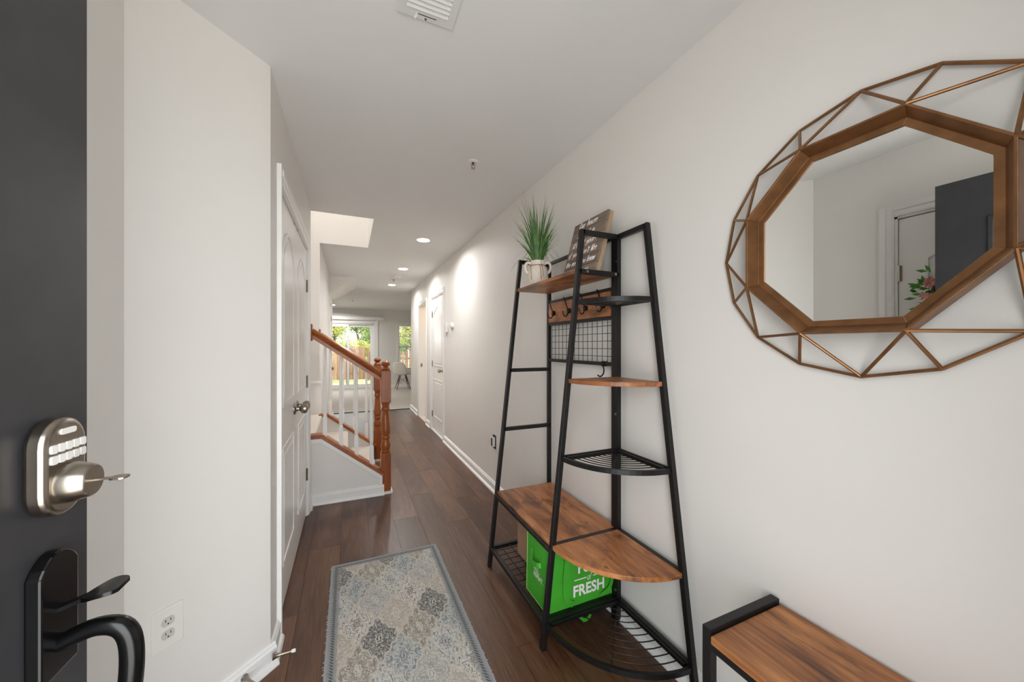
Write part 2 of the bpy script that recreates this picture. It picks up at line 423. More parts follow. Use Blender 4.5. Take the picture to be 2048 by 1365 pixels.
# baseboards
def seg(p, q, n):
    p = Vector((p[0], p[1], 0)); q = Vector((q[0], q[1], 0)); d = (q-p); L = d.length; d.normalize()
    nn = Vector((n[0], n[1], 0)).normalized()
    return Matrix(((d.x, nn.x, 0, p.x), (d.y, nn.y, 0, p.y), (0, 0, 1, 0), (0, 0, 0, 1))), L
BP = [(0, 0), (0.030, 0), (0.030, 0.007), (0.025, 0.017), (0.015, 0.022), (0.015, 0.070), (0.009, 0.078), (0.009, 0.084), (0.003, 0.089), (0, 0.089)]
def baseboard(name, runs):
    m = MB()
    for p, q, n in runs:
        m.T, L = seg(p, q, n); m.prism(BP, 0, 0, L)
    m.T = None
    return struct(m.build(name, 'trim'), 'white profiled baseboard')
baseboard('baseboard_right', [((XR, YF), (XR, 4.935), (-1, 0)), ((XR, 5.845), (XR, 6.155), (-1, 0)), ((XR, 6.985), (XR, 7.87), (-1, 0)), ((XR, 7.87), (2.4, 7.87), (0, 1))])
baseboard('baseboard_left', [((XL, 1.763), (XL, 1.908), (1, 0)), ((XL, 3.28), (XL, 3.40), (1, 0)), ((XL, 4.55), (XL, 6.595), (1, 0)), ((XL, 7.535), (XL, 7.87), (1, 0))])
baseboard('baseboard_angled', [((XL+0.012, 1.775), (XE, 1.45), (1, -1))])
baseboard('baseboard_entry', [((XE, 1.45), (XE, 1.105), (1, 0)), ((XE, 0.155), (XE, YF), (1, 0))])
baseboard('baseboard_back', [((0.86, YB), (3.3, YB), (0, -1)), ((WL, YB), (-1.08, YB), (0, -1))])

# door and window casings: profile across the face
def casing(name, T4, w0, w1, h, t=0.018, cw=0.064, foot=0.0, jamb=0.12):
    m = MB(T4); pr_ = [(0, 0), (cw, 0), (cw, t*0.55), (cw*0.86, t*0.72), (cw*0.5, t*0.72), (cw*0.42, t), (0, t)]
    m.prism([(w0-cw+a, b) for a, b in pr_], 2, foot, h+cw); m.prism([(w1+cw-a, b) for a, b in pr_], 2, foot, h+cw)
    m.prism([(b, h+cw-a) for a, b in pr_], 0, w0, w1)
    # jamb lining
    m.box(w0, w0+0.012, -jamb, 0.002, foot, h); m.box(w1-0.012, w1, -jamb, 0.002, foot, h); m.box(w0, w1, -jamb, 0.002, h-0.012, h)
    return struct(m.build(name, 'trim'), 'white moulded casing')
def face_px(X, Y0=0):   # local x -> +Y, local y -> +X
    return Matrix(((0, 1, 0, X), (1, 0, 0, Y0), (0, 0, 1, 0), (0, 0, 0, 1)))
def face_nx(X, Y0=0):   # local x -> +Y, local y -> -X
    return Matrix(((0, -1, 0, X), (1, 0, 0, Y0), (0, 0, 1, 0), (0, 0, 0, 1)))
def face_ny(Y, X0=0):   # local x -> +X, local y -> -Y
    return Matrix(((1, 0, 0, X0), (0, -1, 0, Y), (0, 0, 1, 0), (0, 0, 0, 1)))
casing('trim_2', face_px(XL), CY0, CY1, 2.05)
casing('trim_3', face_nx(XR), 5.0, 5.78, 2.05)
casing('trim_4', face_nx(XR), 6.22, 6.92, 2.05)
casing('trim_5', face_px(XL), LY0, LY1, 2.05)
casing('trim_6', face_px(XE), EY0, EY1, 2.05)
casing('trim_7', face_ny(YB), SX0, SX1, SZ1, cw=0.12, jamb=0.0)

# doors
def outline(x0, x1, z0, z1, d=0.0, arch=0.0, n=9):
    x0 += d; x1 -= d; z0 += d; z1 -= d
    p = [(x0, z0), (x1, z0)]
    if not arch: return p + [(x1, z1), (x0, z1)]
    zs = z1 - arch
    for i in range(n):
        t = i/(n-1); xx = x1 + (x0-x1)*t
        p.append((xx, zs + arch*math.sin(PI*t)**0.9))
    return p
def door_leaf(name, T4, w, h, label, mat='doorwhite', t=0.036, z0=0.012, panels=None):
    d = struct(MB(T4).box(0, w, -t, 0, z0, h).build(name, mat, bevel=0.002), label)
    for (a, b, c0, c1, ar) in panels:
        MB(T4).ring(outline(a, b, c0, c1, 0, ar), outline(a, b, c0, c1, 0.016, ar), 1, -0.001, 0.006).build('panel_moulding', mat, d, bevel=0.002)
        MB(T4).prism(outline(a, b, c0, c1, 0.045, ar), 1, -0.001, 0.0045).build('panel', mat, d, bevel=0.003)
    return d
def two_panel(w):
    m = 0.105
    return [(m, w-m, 0.22, 0.80, 0.0), (m, w-m, 1.0, 1.90, 0.10)]
def hinge(d, T4, x, z):
    MB(T4).box(x-0.012, x+0.012, -0.004, 0.003, z-0.044, z+0.044).build('hinge', 'nickel', d)
    o = MB(T4)
    o.tube([(x, 0.006, z-0.046), (x, 0.006, z+0.046)], 0.0065, 8).build('hinge_pin', 'nickel', d)
def knob(d, T4, x, z, s=1.0):
    m = MB(T4); m.lathe([(0.031*s, -0.001), (0.031*s, 0.004), (0.026*s, 0.009), (0.011*s, 0.012), (0.010*s, 0.028)], (x, 0, z), 20, 1)
    k = m.build('knob_rose', 'nickel', d, True)
    MB(T4).lathe([(0.009*s, 0.026), (0.014*s, 0.030), (0.024*s, 0.040), (0.0275*s, 0.052), (0.025*s, 0.064), (0.014*s, 0.071), (0.002*s, 0.073)], (x, 0, z), 20, 1).build('knob', 'nickel', d, True)
lw = (CY1-CY0-0.03)/2
TA = face_px(XL-0.006, CY0+0.014)
d2 = door_leaf('door_1', TA, lw, 2.034, 'white arched two-panel closet door with knob, next to angled wall', panels=two_panel(lw))
for z in (0.29, 1.05, 1.86): hinge(d2, TA, 0.006, z)
knob(d2, TA, lw-0.062, 0.925, 1.12)
TB = face_px(XL-0.006, CY0+0.016+lw)
d3 = door_leaf('door_2', TB, lw, 2.034, 'white arched two-panel closet door with knob, next to the stairs', panels=two_panel(lw))
for z in (0.32, 1.03, 1.76): hinge(d3, TB, lw-0.004, z)
knob(d3, TB, 0.062, 0.925, 1.12)
for i, (T4, xx, dd) in enumerate(((TA, lw-0.07, d2), (TB, 0.07, d3))):
    MB(T4).box(xx-0.014, xx+0.014, -0.02, 0.002, 2.026, 2.042).build('ball_catch', 'nickel', dd)
T4 = face_nx(XR+0.012, 5.014)
d4 = door_leaf('door_3', T4, 0.752, 2.036, 'white arched two-panel door in the long hall wall', z0=0.03, panels=two_panel(0.752))
knob(d4, T4, 0.065, 0.955)
for z in (0.25, 1.03, 1.80): hinge(d4, T4, 0.748, z)
struct(B(XR-0.012, XR+0.06, 5.0, 5.78, 0, 0.016).build('trim_8', 'trim'), 'white door threshold')
T5 = face_ny(6.30, 1.33)
d5 = door_leaf('door_4', T5, 0.68, 2.03, 'white door standing open inside the small room', panels=two_panel(0.68))
knob(d5, T5, 0.615, 0.955)
struct(B(XR+0.03, XR+0.06, 6.903, 6.9085, 0.92, 0.98).build('trim_9', 'nickel'), 'metal strike plate on the door jamb')
T6 = face_px(XL-0.004, LY0+0.014)
d6 = door_leaf('door_5', T6, LY1-LY0-0.028, 2.034, 'white door under the sloped soffit', panels=two_panel(LY1-LY0-0.028))
knob(d6, T6, 0.065, 0.93)
for z in (0.42, 1.08, 1.80): hinge(d6, T6, LY1-LY0-0.032, z)
T7 = face_px(XE-0.006, EY0+0.014); w7 = EY1-EY0-0.028
d7 = door_leaf('door_6', T7, w7, 2.034, 'white panelled door in the entry wall', panels=two_panel(w7))
for z in (0.28, 1.05, 1.72): hinge(d7, T7, w7-0.004, z)

# ---- front door, standing open, hinge by the front wall
phi = math.radians(3.0)
DX, DY = -0.382, 0.814
KS = 1.09
dirv = Vector((-math.sin(phi), -math.cos(phi), 0)); nrm = Vector((math.cos(phi), -math.sin(phi), 0))
TF = Matrix(((dirv.x, nrm.x, 0, DX), (dirv.y, nrm.y, 0, DY), (0, 0, 1, 0), (0, 0, 0, 1)))
fp6 = [(a, b, z0, z1, 0) for a, b in ((0.165, 0.415), (0.495, 0.745)) for z0, z1 in ((0.22, 0.76), (0.94, 1.52), (1.66, 1.90))]
fd = door_leaf('door_7', TF, 0.91, 2.10, 'charcoal grey front door standing open', 'grey', 0.044, 0.012, fp6)
# keypad deadbolt
def rr(x0, x1, z0, z1, r, n=6):
    p = []
    for cx, cz, a0 in ((x1-r, z1-r, 0), (x0+r, z1-r, 90), (x0+r, z0+r, 180), (x1-r, z0+r, 270)):
        for i in range(n+1):
            a = math.radians(a0 + 90*i/n); p.append((cx+r*math.cos(a), cz+r*math.sin(a)))
    return p
TD = TF
def hw(x, z):      # hardware is drawn around its own centre and scaled
    return TD @ Matrix.Translation((x, 0, z)) @ Matrix.Diagonal((KS, KS, KS, 1))
TF = hw(0.084, 1.132); kx, kz = 0.0, 0.0
body = MB(TF).prism(rr(kx-0.036, kx+0.036, kz-0.062, kz+0.062, 0.034), 1, 0, 0.022).build('keypad_lock', 'nickel', fd, True, bevel=0.007, seg=3)
body['label'] = 'satin nickel keypad deadbolt with a key in it'
MB(TF).lathe([(0.026, 0.018), (0.0255, 0.03), (0.021, 0.046), (0.019, 0.048), (0.002, 0.048)], (kx, 0, kz-0.022), 24, 1).build('lock_cylinder', 'nickel', body, True)
for r_ in range(2):
    for c_ in range(5):
        cx = kx - 0.024 + c_*0.012; cz = kz + 0.026 - r_*0.0135
        MB(TF).prism(rr(cx-0.0048, cx+0.0048, cz-0.0052, cz+0.0052, 0.0024, 3), 1, 0.021, 0.0245).build('key_button', 'plastic', body)
MB(TF).prism(rr(kx-0.013, kx+0.013, kz+0.0415, kz+0.049, 0.0035, 4), 1, 0.021, 0.0236).build('lock_badge', 'plastic', body)
key = MB(TF); key.box(kx-0.0035, kx+0.0035, 0.045, 0.066, kz-0.023, kz-0.021); key.prism(rr(kx-0.009, kx+0.009, 0.064, 0.082, 0.006, 4), 2, kz-0.0232, kz-0.0208)
key.build('key', 'nickel', body)
# handle set
TF = hw(0.084, 0.952); hz = 0.0
arch = [(kx-0.031, hz-0.10), (kx+0.031, hz-0.10), (kx+0.031, hz+0.035)] + [(kx+0.031-0.062*t, hz+0.035+0.022*math.sin(PI*t)**0.8) for t in [i/10 for i in range(1, 10)]] + [(kx-0.031, hz+0.035)]
hp = MB(TF).prism(arch, 1, 0, 0.016).build('handle_plate', 'blackgloss', fd, bevel=0.003)
hp['label'] = 'black arched handle set with thumb latch'
th = smoothpath([(kx, 0.010, hz-0.020), (kx, 0.034, hz-0.012), (kx, 0.058, hz-0.003), (kx, 0.078, hz-0.002)])
m = MB(TF); n_ = len(th); vs = []
for i, p in enumerate(th):
    w_ = 0.007 + (0.014*math.sin(PI*min(1, max(0, (i/(n_-1)-0.42)/0.62)))**0.6 if i/(n_-1) > 0.42 else 0)
    vs += [(p.x-w_, p.y, p.z-0.0025), (p.x+w_, p.y, p.z-0.0025), (p.x+w_, p.y, p.z+0.0025), (p.x-w_, p.y, p.z+0.0025)]
fs = [(0,1,2,3), tuple(range(4*(n_-1), 4*n_))]
for i in range(n_-1):
    fs += [(4*i+k, 4*i+(k+1) % 4, 4*i+4+(k+1) % 4, 4*i+4+k) for k in range(4)]
m.add(vs, fs); m.build('thumb_latch', 'blackgloss', hp, True)
gp = smoothpath([(kx, 0.008, hz-0.066), (kx, 0.050, hz-0.052), (kx, 0.078, hz-0.062), (kx, 0.086, hz-0.10), (kx, 0.080, hz-0.17), (kx, 0.062, hz-0.235), (kx, 0.030, hz-0.275), (kx, 0.004, hz-0.285)])
MB(TF).tube(gp, 0.0115, 12, radii=[0.010+0.003*math.sin(PI*i/(len(gp)-1)) for i in range(len(gp))]).build('grip', 'blackgloss', hp, True)
MB(TF).lathe([(0.024, 0), (0.024, 0.006), (0.016, 0.012), (0.010, 0.014)], (kx, 0, hz-0.285), 18, 1).build('grip_rose', 'blackgloss', hp, True)
TF = TD
for z in (0.25, 1.05, 1.8): MB(TF).tube([(0.915, -0.004, z-0.05), (0.915, -0.004, z+0.05)], 0.008, 8).build('hinge_pin', 'nickel', fd)

# flower wreath on the entry closet door, seen only in the mirror
wr = thing('flower_wreath', (XE+0.02, 0.73, 1.45), 'small green wreath with pink flowers hanging on white entry door', 'wreath')
rw = random.Random(3)
MB().tube([(XE+0.03, 0.73+0.15*math.cos(a), 1.57+0.15*math.sin(a)) for a in [2*PI*i/24 for i in range(24)]], 0.012, 6, True).build('wreath_ring', 'bark', wr, True)
lm = MB()
for i in range(150):
    a = rw.uniform(0, 2*PI); r = 0.15+rw.uniform(-0.03, 0.06); c = Vector((XE+0.03+rw.uniform(0, 0.05), 0.73+r*math.cos(a), 1.57+r*math.sin(a)))
    d = Vector((rw.uniform(-0.1, 0.5), math.cos(a)+rw.uniform(-.8, .8), math.sin(a)+rw.uniform(-.8, .8))).normalized(); s_ = d.cross(Vector((1, 0.2, 0.1))).normalized()*0.009
    L_ = rw.uniform(0.03, 0.06); lm.add([c, c+d*L_*0.5+s_, c+d*L_, c+d*L_*0.5-s_], [(0, 1, 2, 3)])
lm.build('leaves', 'leafwreath', wr)
for i in range(7):
    a = rw.uniform(-0.6, 2.2); c = Vector((XE+0.075, 0.73+0.16*math.cos(a), 1.57+0.16*math.sin(a))); fm = MB()
    for k in range(7):
        b = 2*PI*k/7; fm.add([c, c+Vector((0.008, 0.02*math.cos(b-.35), 0.02*math.sin(b-.35))), c+Vector((0.004, 0.03*math.cos(b), 0.03*math.sin(b))), c+Vector((0.008, 0.02*math.cos(b+.35), 0.02*math.sin(b+.35)))], [(0, 1, 2, 3)])
    fm.build('flower', 'petal', wr)

# ---- sliding glass door and window of the living room
sd = sgroup('door_8', (-0.11, YB, 0.03), 'white framed sliding glass door to the yard')
MB().box(SX0, SX0+0.04, YB+0.02, YB+0.13, SZ0, SZ1).box(SX1-0.04, SX1, YB+0.02, YB+0.13, SZ0, SZ1).box(SX0, SX1, YB+0.02, YB+0.13, SZ1-0.04, SZ1).box(SX0, SX1, YB-0.005, YB+0.13, SZ0-0.02, SZ0+0.035).build('frame', 'trim', sd)
for (a, b, yy) in ((SX0+0.04, 0.02, YB+0.045), (-0.07, SX1-0.04, YB+0.09)):
    s1 = MB().ring([(a, SZ0+0.03), (b, SZ0+0.03), (b, SZ1-0.04), (a, SZ1-0.04)], [(a+0.065, SZ0+0.11), (b-0.065, SZ0+0.11), (b-0.065, SZ1-0.11), (a+0.065, SZ1-0.11)], 1, yy-0.018, yy+0.018).build('sash', 'trim', sd)
    B(a+0.06, b-0.06, yy-0.003, yy+0.003, SZ0+0.10, SZ1-0.10).build('pane', 'glass', s1)
B(SX0-0.1, 1.0, YB-0.09, YB-0.02, 2.10, 2.20).build('blind_headrail', 'trim', sd, bevel=0.004)
B(0.655, 0.685, YB+0.055, YB+0.085, 0.95, 1.15).build('handle', 'plastic', sd)
wd = sgroup('window_1', ((GX0+GX1)/2, YB, GZ0), 'white double-hung window with grilles and open blind')
cw = 0.06
MB().ring([(GX0-cw, GZ0-cw), (GX1+cw, GZ0-cw), (GX1+cw, GZ1+cw), (GX0-cw, GZ1+cw)], [(GX0, GZ0), (GX1, GZ0), (GX1, GZ1), (GX0, GZ1)], 1, YB-0.018, YB+0.0).build('window_casing', 'trim', wd)
B(GX0-0.08, GX1+0.08, YB-0.06, YB+0.02, GZ0-0.03, GZ0).build('window_sill', 'trim', wd)
zm = 1.27
for (za, zb, yy) in ((GZ0, zm+0.02, YB+0.06), (zm-0.02, GZ1, YB+0.10)):
    s1 = MB().ring([(GX0, za), (GX1, za), (GX1, zb), (GX0, zb)], [(GX0+0.04, za+0.045), (GX1-0.04, za+0.045), (GX1-0.04, zb-0.04), (GX0+0.04, zb-0.04)], 1, yy-0.015, yy+0.015).build('sash', 'trim', wd)
    B(GX0+0.035, GX1-0.035, yy-0.003, yy+0.003, za+0.04, zb-0.035).build('pane', 'glass', s1)
    for i in (1, 2): B(GX0+(GX1-GX0)*i/3-0.009, GX0+(GX1-GX0)*i/3+0.009, yy-0.008, yy+0.008, za+0.04, zb-0.03).build('muntin', 'trim', s1)
    B(GX0+0.03, GX1-0.03, yy-0.0075, yy+0.0075, (za+zb)/2-0.009, (za+zb)/2+0.009).build('muntin', 'trim', s1)
bl = sgroup('window_blind', ((GX0+GX1)/2, YB, GZ0), 'white slatted window blind with open slats')
B(GX0+0.005, GX1-0.005, YB-0.012, YB+0.04, GZ1-0.045, GZ1-0.002).build('headrail', 'trim', bl)
sl0 = None
for i in range(29):
    z = GZ0+0.035+i*0.047
    sm = MB().beam((GX0+0.012, YB+0.014, z), (GX1-0.012, YB+0.014, z), 0.046, 0.003, (0, 0.12, 1))
    if sl0 is None: sl0 = sm.build('slat', 'slat', bl)
    else:
        o = sl0.copy(); COL.objects.link(o); o.parent = bl; o.location = (0, 0, i*0.047)
B(GX0+0.01, GX1-0.01, YB, YB+0.03, GZ0+0.003, GZ0+0.02).build('bottom_rail', 'trim', bl)

# ================================================================== STAIRCASE
st = thing('staircase', (-0.3, 3.95, 0.0), 'carpeted stairs with oak handrails, oak newel posts and white balusters', 'staircase')
for i, (xa, xb) in enumerate(((0.235, -0.025), (0.0, -0.275))):
    o = B(xb-0.03, xa, 3.47, 4.41, 0.0, 0.187*(i+1)).build('step', 'carpet', st, bevel=0.018, seg=3)
B(-1.70, -0.255, 3.49, 4.56, 0.0, 0.561).build('landing', 'carpet', st, bevel=0.018, seg=3)
# tall skirting on the far landing wall
B(-1.70, -0.275, 4.535, 4.552, 0.56, 0.885).build('skirting', 'trim', st)
B(-1.70, -0.270, 4.52, 4.552, 0.885, 0.915).build('skirting_cap', 'trim', st, bevel=0.006)
def knee(y0, y1, front):
    B0 = MB().prism([(XL, 0), (0.272, 0), (0.272, 0.168), (-0.205, 0.540), (XL, 0.540)], 1, y0, y1)
    k = B0.build('knee_wall', 'wall', st)
    ym = (y0+y1)/2; w = y1-y0+0.034
    MB().prism([(XL, 0.540), (-0.205, 0.540), (0.274, 0.168), (0.290, 0.180), (0.284, 0.192), (-0.198, 0.570), (XL, 0.570)], 1, ym-w/2, ym+w/2).build('cap_rail', 'oakrail', k, bevel=0.004)
    B(0.272, 0.286, y0-0.004, y1+0.004, 0.0, 0.182).build('end_trim', 'oak', k)
    for (yy, s) in ((y0, -1),) if front else ((y1, 1),):
        a, b = (yy-0.012, yy+0.002) if s < 0 else (yy-0.002, yy+0.012)
        MB().prism([(XL, 0.505), (-0.214, 0.505), (0.240, 0.150), (0.240, 0.089), (0.272, 0.089), (0.272, 0.168), (-0.205, 0.540), (XL, 0.540)], 1, a, b).build('wall_moulding', 'trim', k, bevel=0.004)
        T4, L = seg((XL, yy), (0.285, yy), (0, s)); MB(T4).prism(BP, 0, 0, L).build('base_moulding', 'trim', k)
def newel(x, y):
    h = 0.042
    n = MB().box(x-h, x+h, y-h, y+h, 0.0, 0.355).build('newel_post', 'oak', st, bevel=0.005)
    B(x-h, x+h, y-h, y+h, 0.80, 1.085).build('newel_block', 'oak', n, bevel=0.005)
    MB().lathe([(0.036, 0.352), (0.041, 0.368), (0.034, 0.380), (0.040, 0.40), (0.043, 0.425), (0.034, 0.455), (0.030, 0.47), (0.038, 0.485), (0.038, 0.497), (0.031, 0.507), (0.040, 0.53), (0.038, 0.58), (0.030, 0.68), (0.026, 0.72), (0.034, 0.735), (0.036, 0.748), (0.029, 0.76), (0.034, 0.785), (0.040, 0.802)], (x, y, 0), 24).build('turned_shaft', 'oak', n, True)
    MB().lathe([(0.034, 1.083), (0.040, 1.094), (0.036, 1.104), (0.026, 1.112), (0.022, 1.120), (0.034, 1.130), (0.040, 1.143), (0.036, 1.156), (0.022, 1.166), (0.004, 1.170)], (x, y, 0), 24).build('newel_cap', 'oak', n, True)
    B(x-h-0.012, x+h+0.012, y-h-0.012, y+h+0.012, 0, 0.022).build('newel_foot', 'trim', n)
def zcap(x): return 0.570 - (x+0.198)*(0.378/0.482) if x > -0.198 else 0.570
def zrail(x): return 1.395 - (x+0.285)*0.70
def railing(y, n_bal):
    hr = MB()
    a, b = Vector((XL+0.004, y, zrail(XL+0.004)+0.018)), Vector((0.262, y, zrail(0.262)+0.018))
    d = (b-a).normalized(); u = Vector((-d.z, 0, d.x)); prof = [(a*1.12, b*1.18) for a, b in [(-0.024, -0.028), (0.024, -0.028), (0.024, -0.006), (0.019, 0.002), (0.029, 0.014), (0.024, 0.028), (0.010, 0.034), (-0.010, 0.034), (-0.024, 0.028), (-0.029, 0.014), (-0.019, 0.002), (-0.024, -0.006)]]
    n = len(prof); vs = [p + Vector((0, q[0], 0)) + u*q[1] for p in (a, b) for q in prof]
    hr.add(vs, [tuple(range(n)), tuple(range(n, 2*n))] + [(i, (i+1) % n, n+(i+1) % n, n+i) for i in range(n)])
    hr.build('handrail', 'oakrail', st)
    MB().prism(rr(y-0.042, y+0.042, zrail(XL)-0.055, zrail(XL)+0.085, 0.012, 4), 0, XL, XL+0.018).build('rosette', 'oak', st, bevel=0.004)
    for i in range(n_bal):
        x = -0.180 + i*0.1213; z0, z1 = zcap(x)-0.02, zrail(x)
        bm_ = MB().box(x-0.016, x+0.016, y-0.016, y+0.016, z0, z0+0.17)
        bm_.lathe([(0.013, z0+0.168), (0.016, z0+0.178), (0.011, z0+0.188), (0.015, z0+0.20), (0.0165, z0+0.23), (0.0155, z0+0.35), (0.0095, z1)], (x, y, 0), 14)
        bm_.build('baluster', 'trim', st, True)
knee(3.40, 3.48, True); knee(4.40, 4.48, False)
newel(0.302, 3.442); newel(0.302, 4.442)
railing(3.440, 4); railing(4.440, 4)

# ================================================================== HALL TREE WITH CORNER SHELF
YN, YFAR, XBK, TU = 1.38, 2.03, 1.163, 0.022
def xleg(z): return 0.760 + z/1.815*0.202
def yleg(z): return 0.951 + z/1.815*0.246
ht = thing('hall_tree', (1.0, 1.55, 0.0), 'black metal hall tree with rustic boards, coat hooks and rounded corner shelves', 'hall tree')
def bar(p, q, name='rail', w=TU, h=TU, up=(0, 0, 1), par=None):
    return MB().beam(p, q, w, h, up).build(name, 'black', par or ht, bevel=0.0015)
# uprights
for yy in (YFAR, YN+0.022, YN): bar((XBK, yy, 0), (XBK, yy, 1.826), 'post', up=(1, 0, 0))
for yy in (YFAR, YN): bar((xleg(0), yy, 0), (xleg(1.815), yy, 1.826), 'leg', up=(0, 1, 0))
bar((XBK, yleg(0), 0), (XBK, yleg(1.815), 1.826), 'leg', up=(1, 0, 0))
# side rails
for z in (1.815, 1.155, 0.802, 0.418, 0.107): bar((xleg(z), YFAR, z), (XBK, YFAR, z))
for z in (1.815, 1.637, 0.43, 0.107): bar((xleg(z), YN, z), (XBK, YN, z))
bar((xleg(0.107)+0.005, YN+0.024, 0.107), (XBK, YN+0.024, 0.107))
for z in (1.815, 0.43, 0.107): bar((XBK, YN, z), (XBK, yleg(z), z))
# long rails
for z in (1.820, 1.575, 1.438, 1.213): bar((XBK, YN, z), (XBK, YFAR, z), w=0.016, h=0.019)
for x, z in ((xleg(0.41), 0.411), (XBK, 0.411), (xleg(0.107), 0.107), (XBK, 0.107)): bar((x, YN, z), (x, YFAR, z))
# boards
B(xleg(1.637)-0.008, 1.158, YN+0.013, YFAR-0.012, 1.630, 1.648).build('upper_shelf', 'shelf', ht, bevel=0.002)
B(xleg(0.43)-0.004, 1.170, YN+0.013, YFAR-0.009, 0.423, 0.440).build('bench_board', 'shelf', ht, bevel=0.002)
B(1.153, 1.166, YN+0.045, YFAR-0.012, 1.447, 1.567).build('hook_board', 'shelf', ht, bevel=0.001)
# wire mesh panel on the back
mp = B(XBK-0.003, XBK+0.003, YN+0.033, YN+0.038, 1.222, 1.430).build('mesh_panel', 'black', ht)
B(XBK-0.003, XBK+0.003, YFAR-0.018, YFAR-0.013, 1.222, 1.430).build('mesh_edge', 'black', mp)
for i in range(14):
    y = YN+0.038+0.0415*(i+0.85); MB().tube([(XBK, y, 1.215), (XBK, y, 1.436)], 0.0017, 5).build('wire', 'black', mp)
for i in range(5):
    z = 1.213+0.225*(i+1)/6; MB().tube([(XBK-0.003, YN+0.01, z), (XBK-0.003, YFAR-0.01, z)], 0.0017, 5).build('wire', 'black', mp)
# low wire rack under the seat
lr = MB().tube([(xleg(.107), YN+0.05, 0.108), (XBK, YN+0.05, 0.108)], 0.0023, 5).build('wire_rack', 'black', ht)
for i in range(1, 12): MB().tube([(xleg(.107), YN+0.05+i*0.0505, 0.108), (XBK, YN+0.05+i*0.0505, 0.108)], 0.0023, 5).build('wire', 'black', lr)
for i in range(1, 7): MB().tube([(xleg(.107)+i*0.055, YN, 0.111), (xleg(.107)+i*0.055, YFAR, 0.111)], 0.0023, 5).build('wire', 'black', lr)
# corner tiers
def arcpts(rx, ry, n=22): return [(XBK-rx*math.cos(PI/2*i/n), YN-ry*math.sin(PI/2*i/n)) for i in range(n+1)]
def wood_tier(z):
    rx, ry = XBK-xleg(z)+0.006, YN-yleg(z)+0.006
    MB().prism([(XBK-0.008, YN-0.008)] + [(min(x, XBK-0.008), min(y, YN-0.008)) for x, y in arcpts(rx, ry)], 2, z-0.010, z+0.009).build('corner_shelf', 'shelf', ht, bevel=0.002)
def wire_tier(z):
    rx, ry = XBK-xleg(z), YN-yleg(z)
    rim = MB().ring([(x, y) for x, y in arcpts(rx+0.005, ry+0.005)] + [(XBK, YN)], [(x, y) for x, y in arcpts(rx-0.007, ry-0.007)] + [(XBK-0.001, YN-0.001)], 2, z-0.010, z+0.010).build('wire_shelf', 'black', ht)
    bar((xleg(z), YN, z), (XBK, YN, z), 'rail', 0.012, 0.02, par=rim); bar((XBK, YN, z), (XBK, yleg(z), z), 'rail', 0.012, 0.02, par=rim)
    bar((xleg(z)+0.02, YN-0.018, z), (XBK-0.012, YN-0.018, z), 'rail', 0.010, 0.016, par=rim); bar((XBK-0.018, YN-0.012, z), (XBK-0.018, yleg(z)+0.02, z), 'rail', 0.010, 0.016, par=rim)
    for i in range(1, 10):
        f = 0.10+0.86*i/10
        MB().tube([(x, y, z-0.004) for x, y in arcpts(rx*f, ry*f, 14)], 0.0023, 6).build('wire', 'black', rim)
    q = math.sqrt(0.5); MB().tube([(XBK-0.02, YN-0.02, z-0.007), (XBK-rx*q, YN-ry*q, z-0.007)], 0.0023, 6).build('wire', 'black', rim)
wood_tier(1.148); wood_tier(0.431)
for z in (1.497, 0.81, 0.107): wire_tier(z)
for z in (1.148,): bar((xleg(z), YN, z), (XBK, YN, z), h=0.014, w=0.012); bar((XBK, YN, z), (XBK, yleg(z), z), h=0.014, w=0.012)
# hooks
def hook(y, z, name='hook'):
    x = 1.150; h = MB().lathe([(0.004, -0.014), (0.013, -0.012), (0.015, -0.006), (0.015, 0.006)], (x, y, z), 14, 0).build(name, 'blackgloss', ht, True)
    MB().tube(smoothpath([(x-0.008, y, z-0.004), (x-0.014, y, z-0.022), (x-0.026, y, z-0.032), (x-0.040, y, z-0.022), (x-0.044, y, z-0.002)]), 0.0032, 7).build('hook_prong', 'blackgloss', h, True)
    MB().tube(smoothpath([(x-0.008, y, z), (x-0.014, y, z+0.016), (x-0.024, y, z+0.044), (x-0.034, y, z+0.068), (x-0.040, y, z+0.076)]), 0.0032, 7).build('hook_prong', 'blackgloss', h, True)
for y in (1.945, 1.775, 1.615, 1.47): hook(y, 1.502)
sh = MB().box(XBK-0.014, XBK+0.012, 1.468, 1.488, 1.200, 1.226).build('hook', 'blackgloss', ht, bevel=0.002)
MB().tube(smoothpath([(XBK-0.010, 1.478, 1.205), (XBK-0.016, 1.462, 1.185), (XBK-0.020, 1.462, 1.165), (XBK-0.024, 1.478, 1.150), (XBK-0.028, 1.496, 1.156)]), 0.0036, 7).build('hook_prong', 'blackgloss', sh, True)
# screws
for p, ax in (((xleg(1.637)+0.04, YN-0.012, 1.637), 1), ((XBK-0.022, YN-0.012, 1.637), 1), ((XBK-0.012, YN-0.001, 1.70), 0), ((XBK-0.012, YN, 0.98), 0), ((XBK-0.012, YN, 0.36), 0), ((XBK-0.012, YN, 0.15), 0)):
    MB().lathe([(0.006, -0.002), (0.006, 0.001), (0.003, 0.003)], p, 12, ax).build('screw', 'nickel', ht)

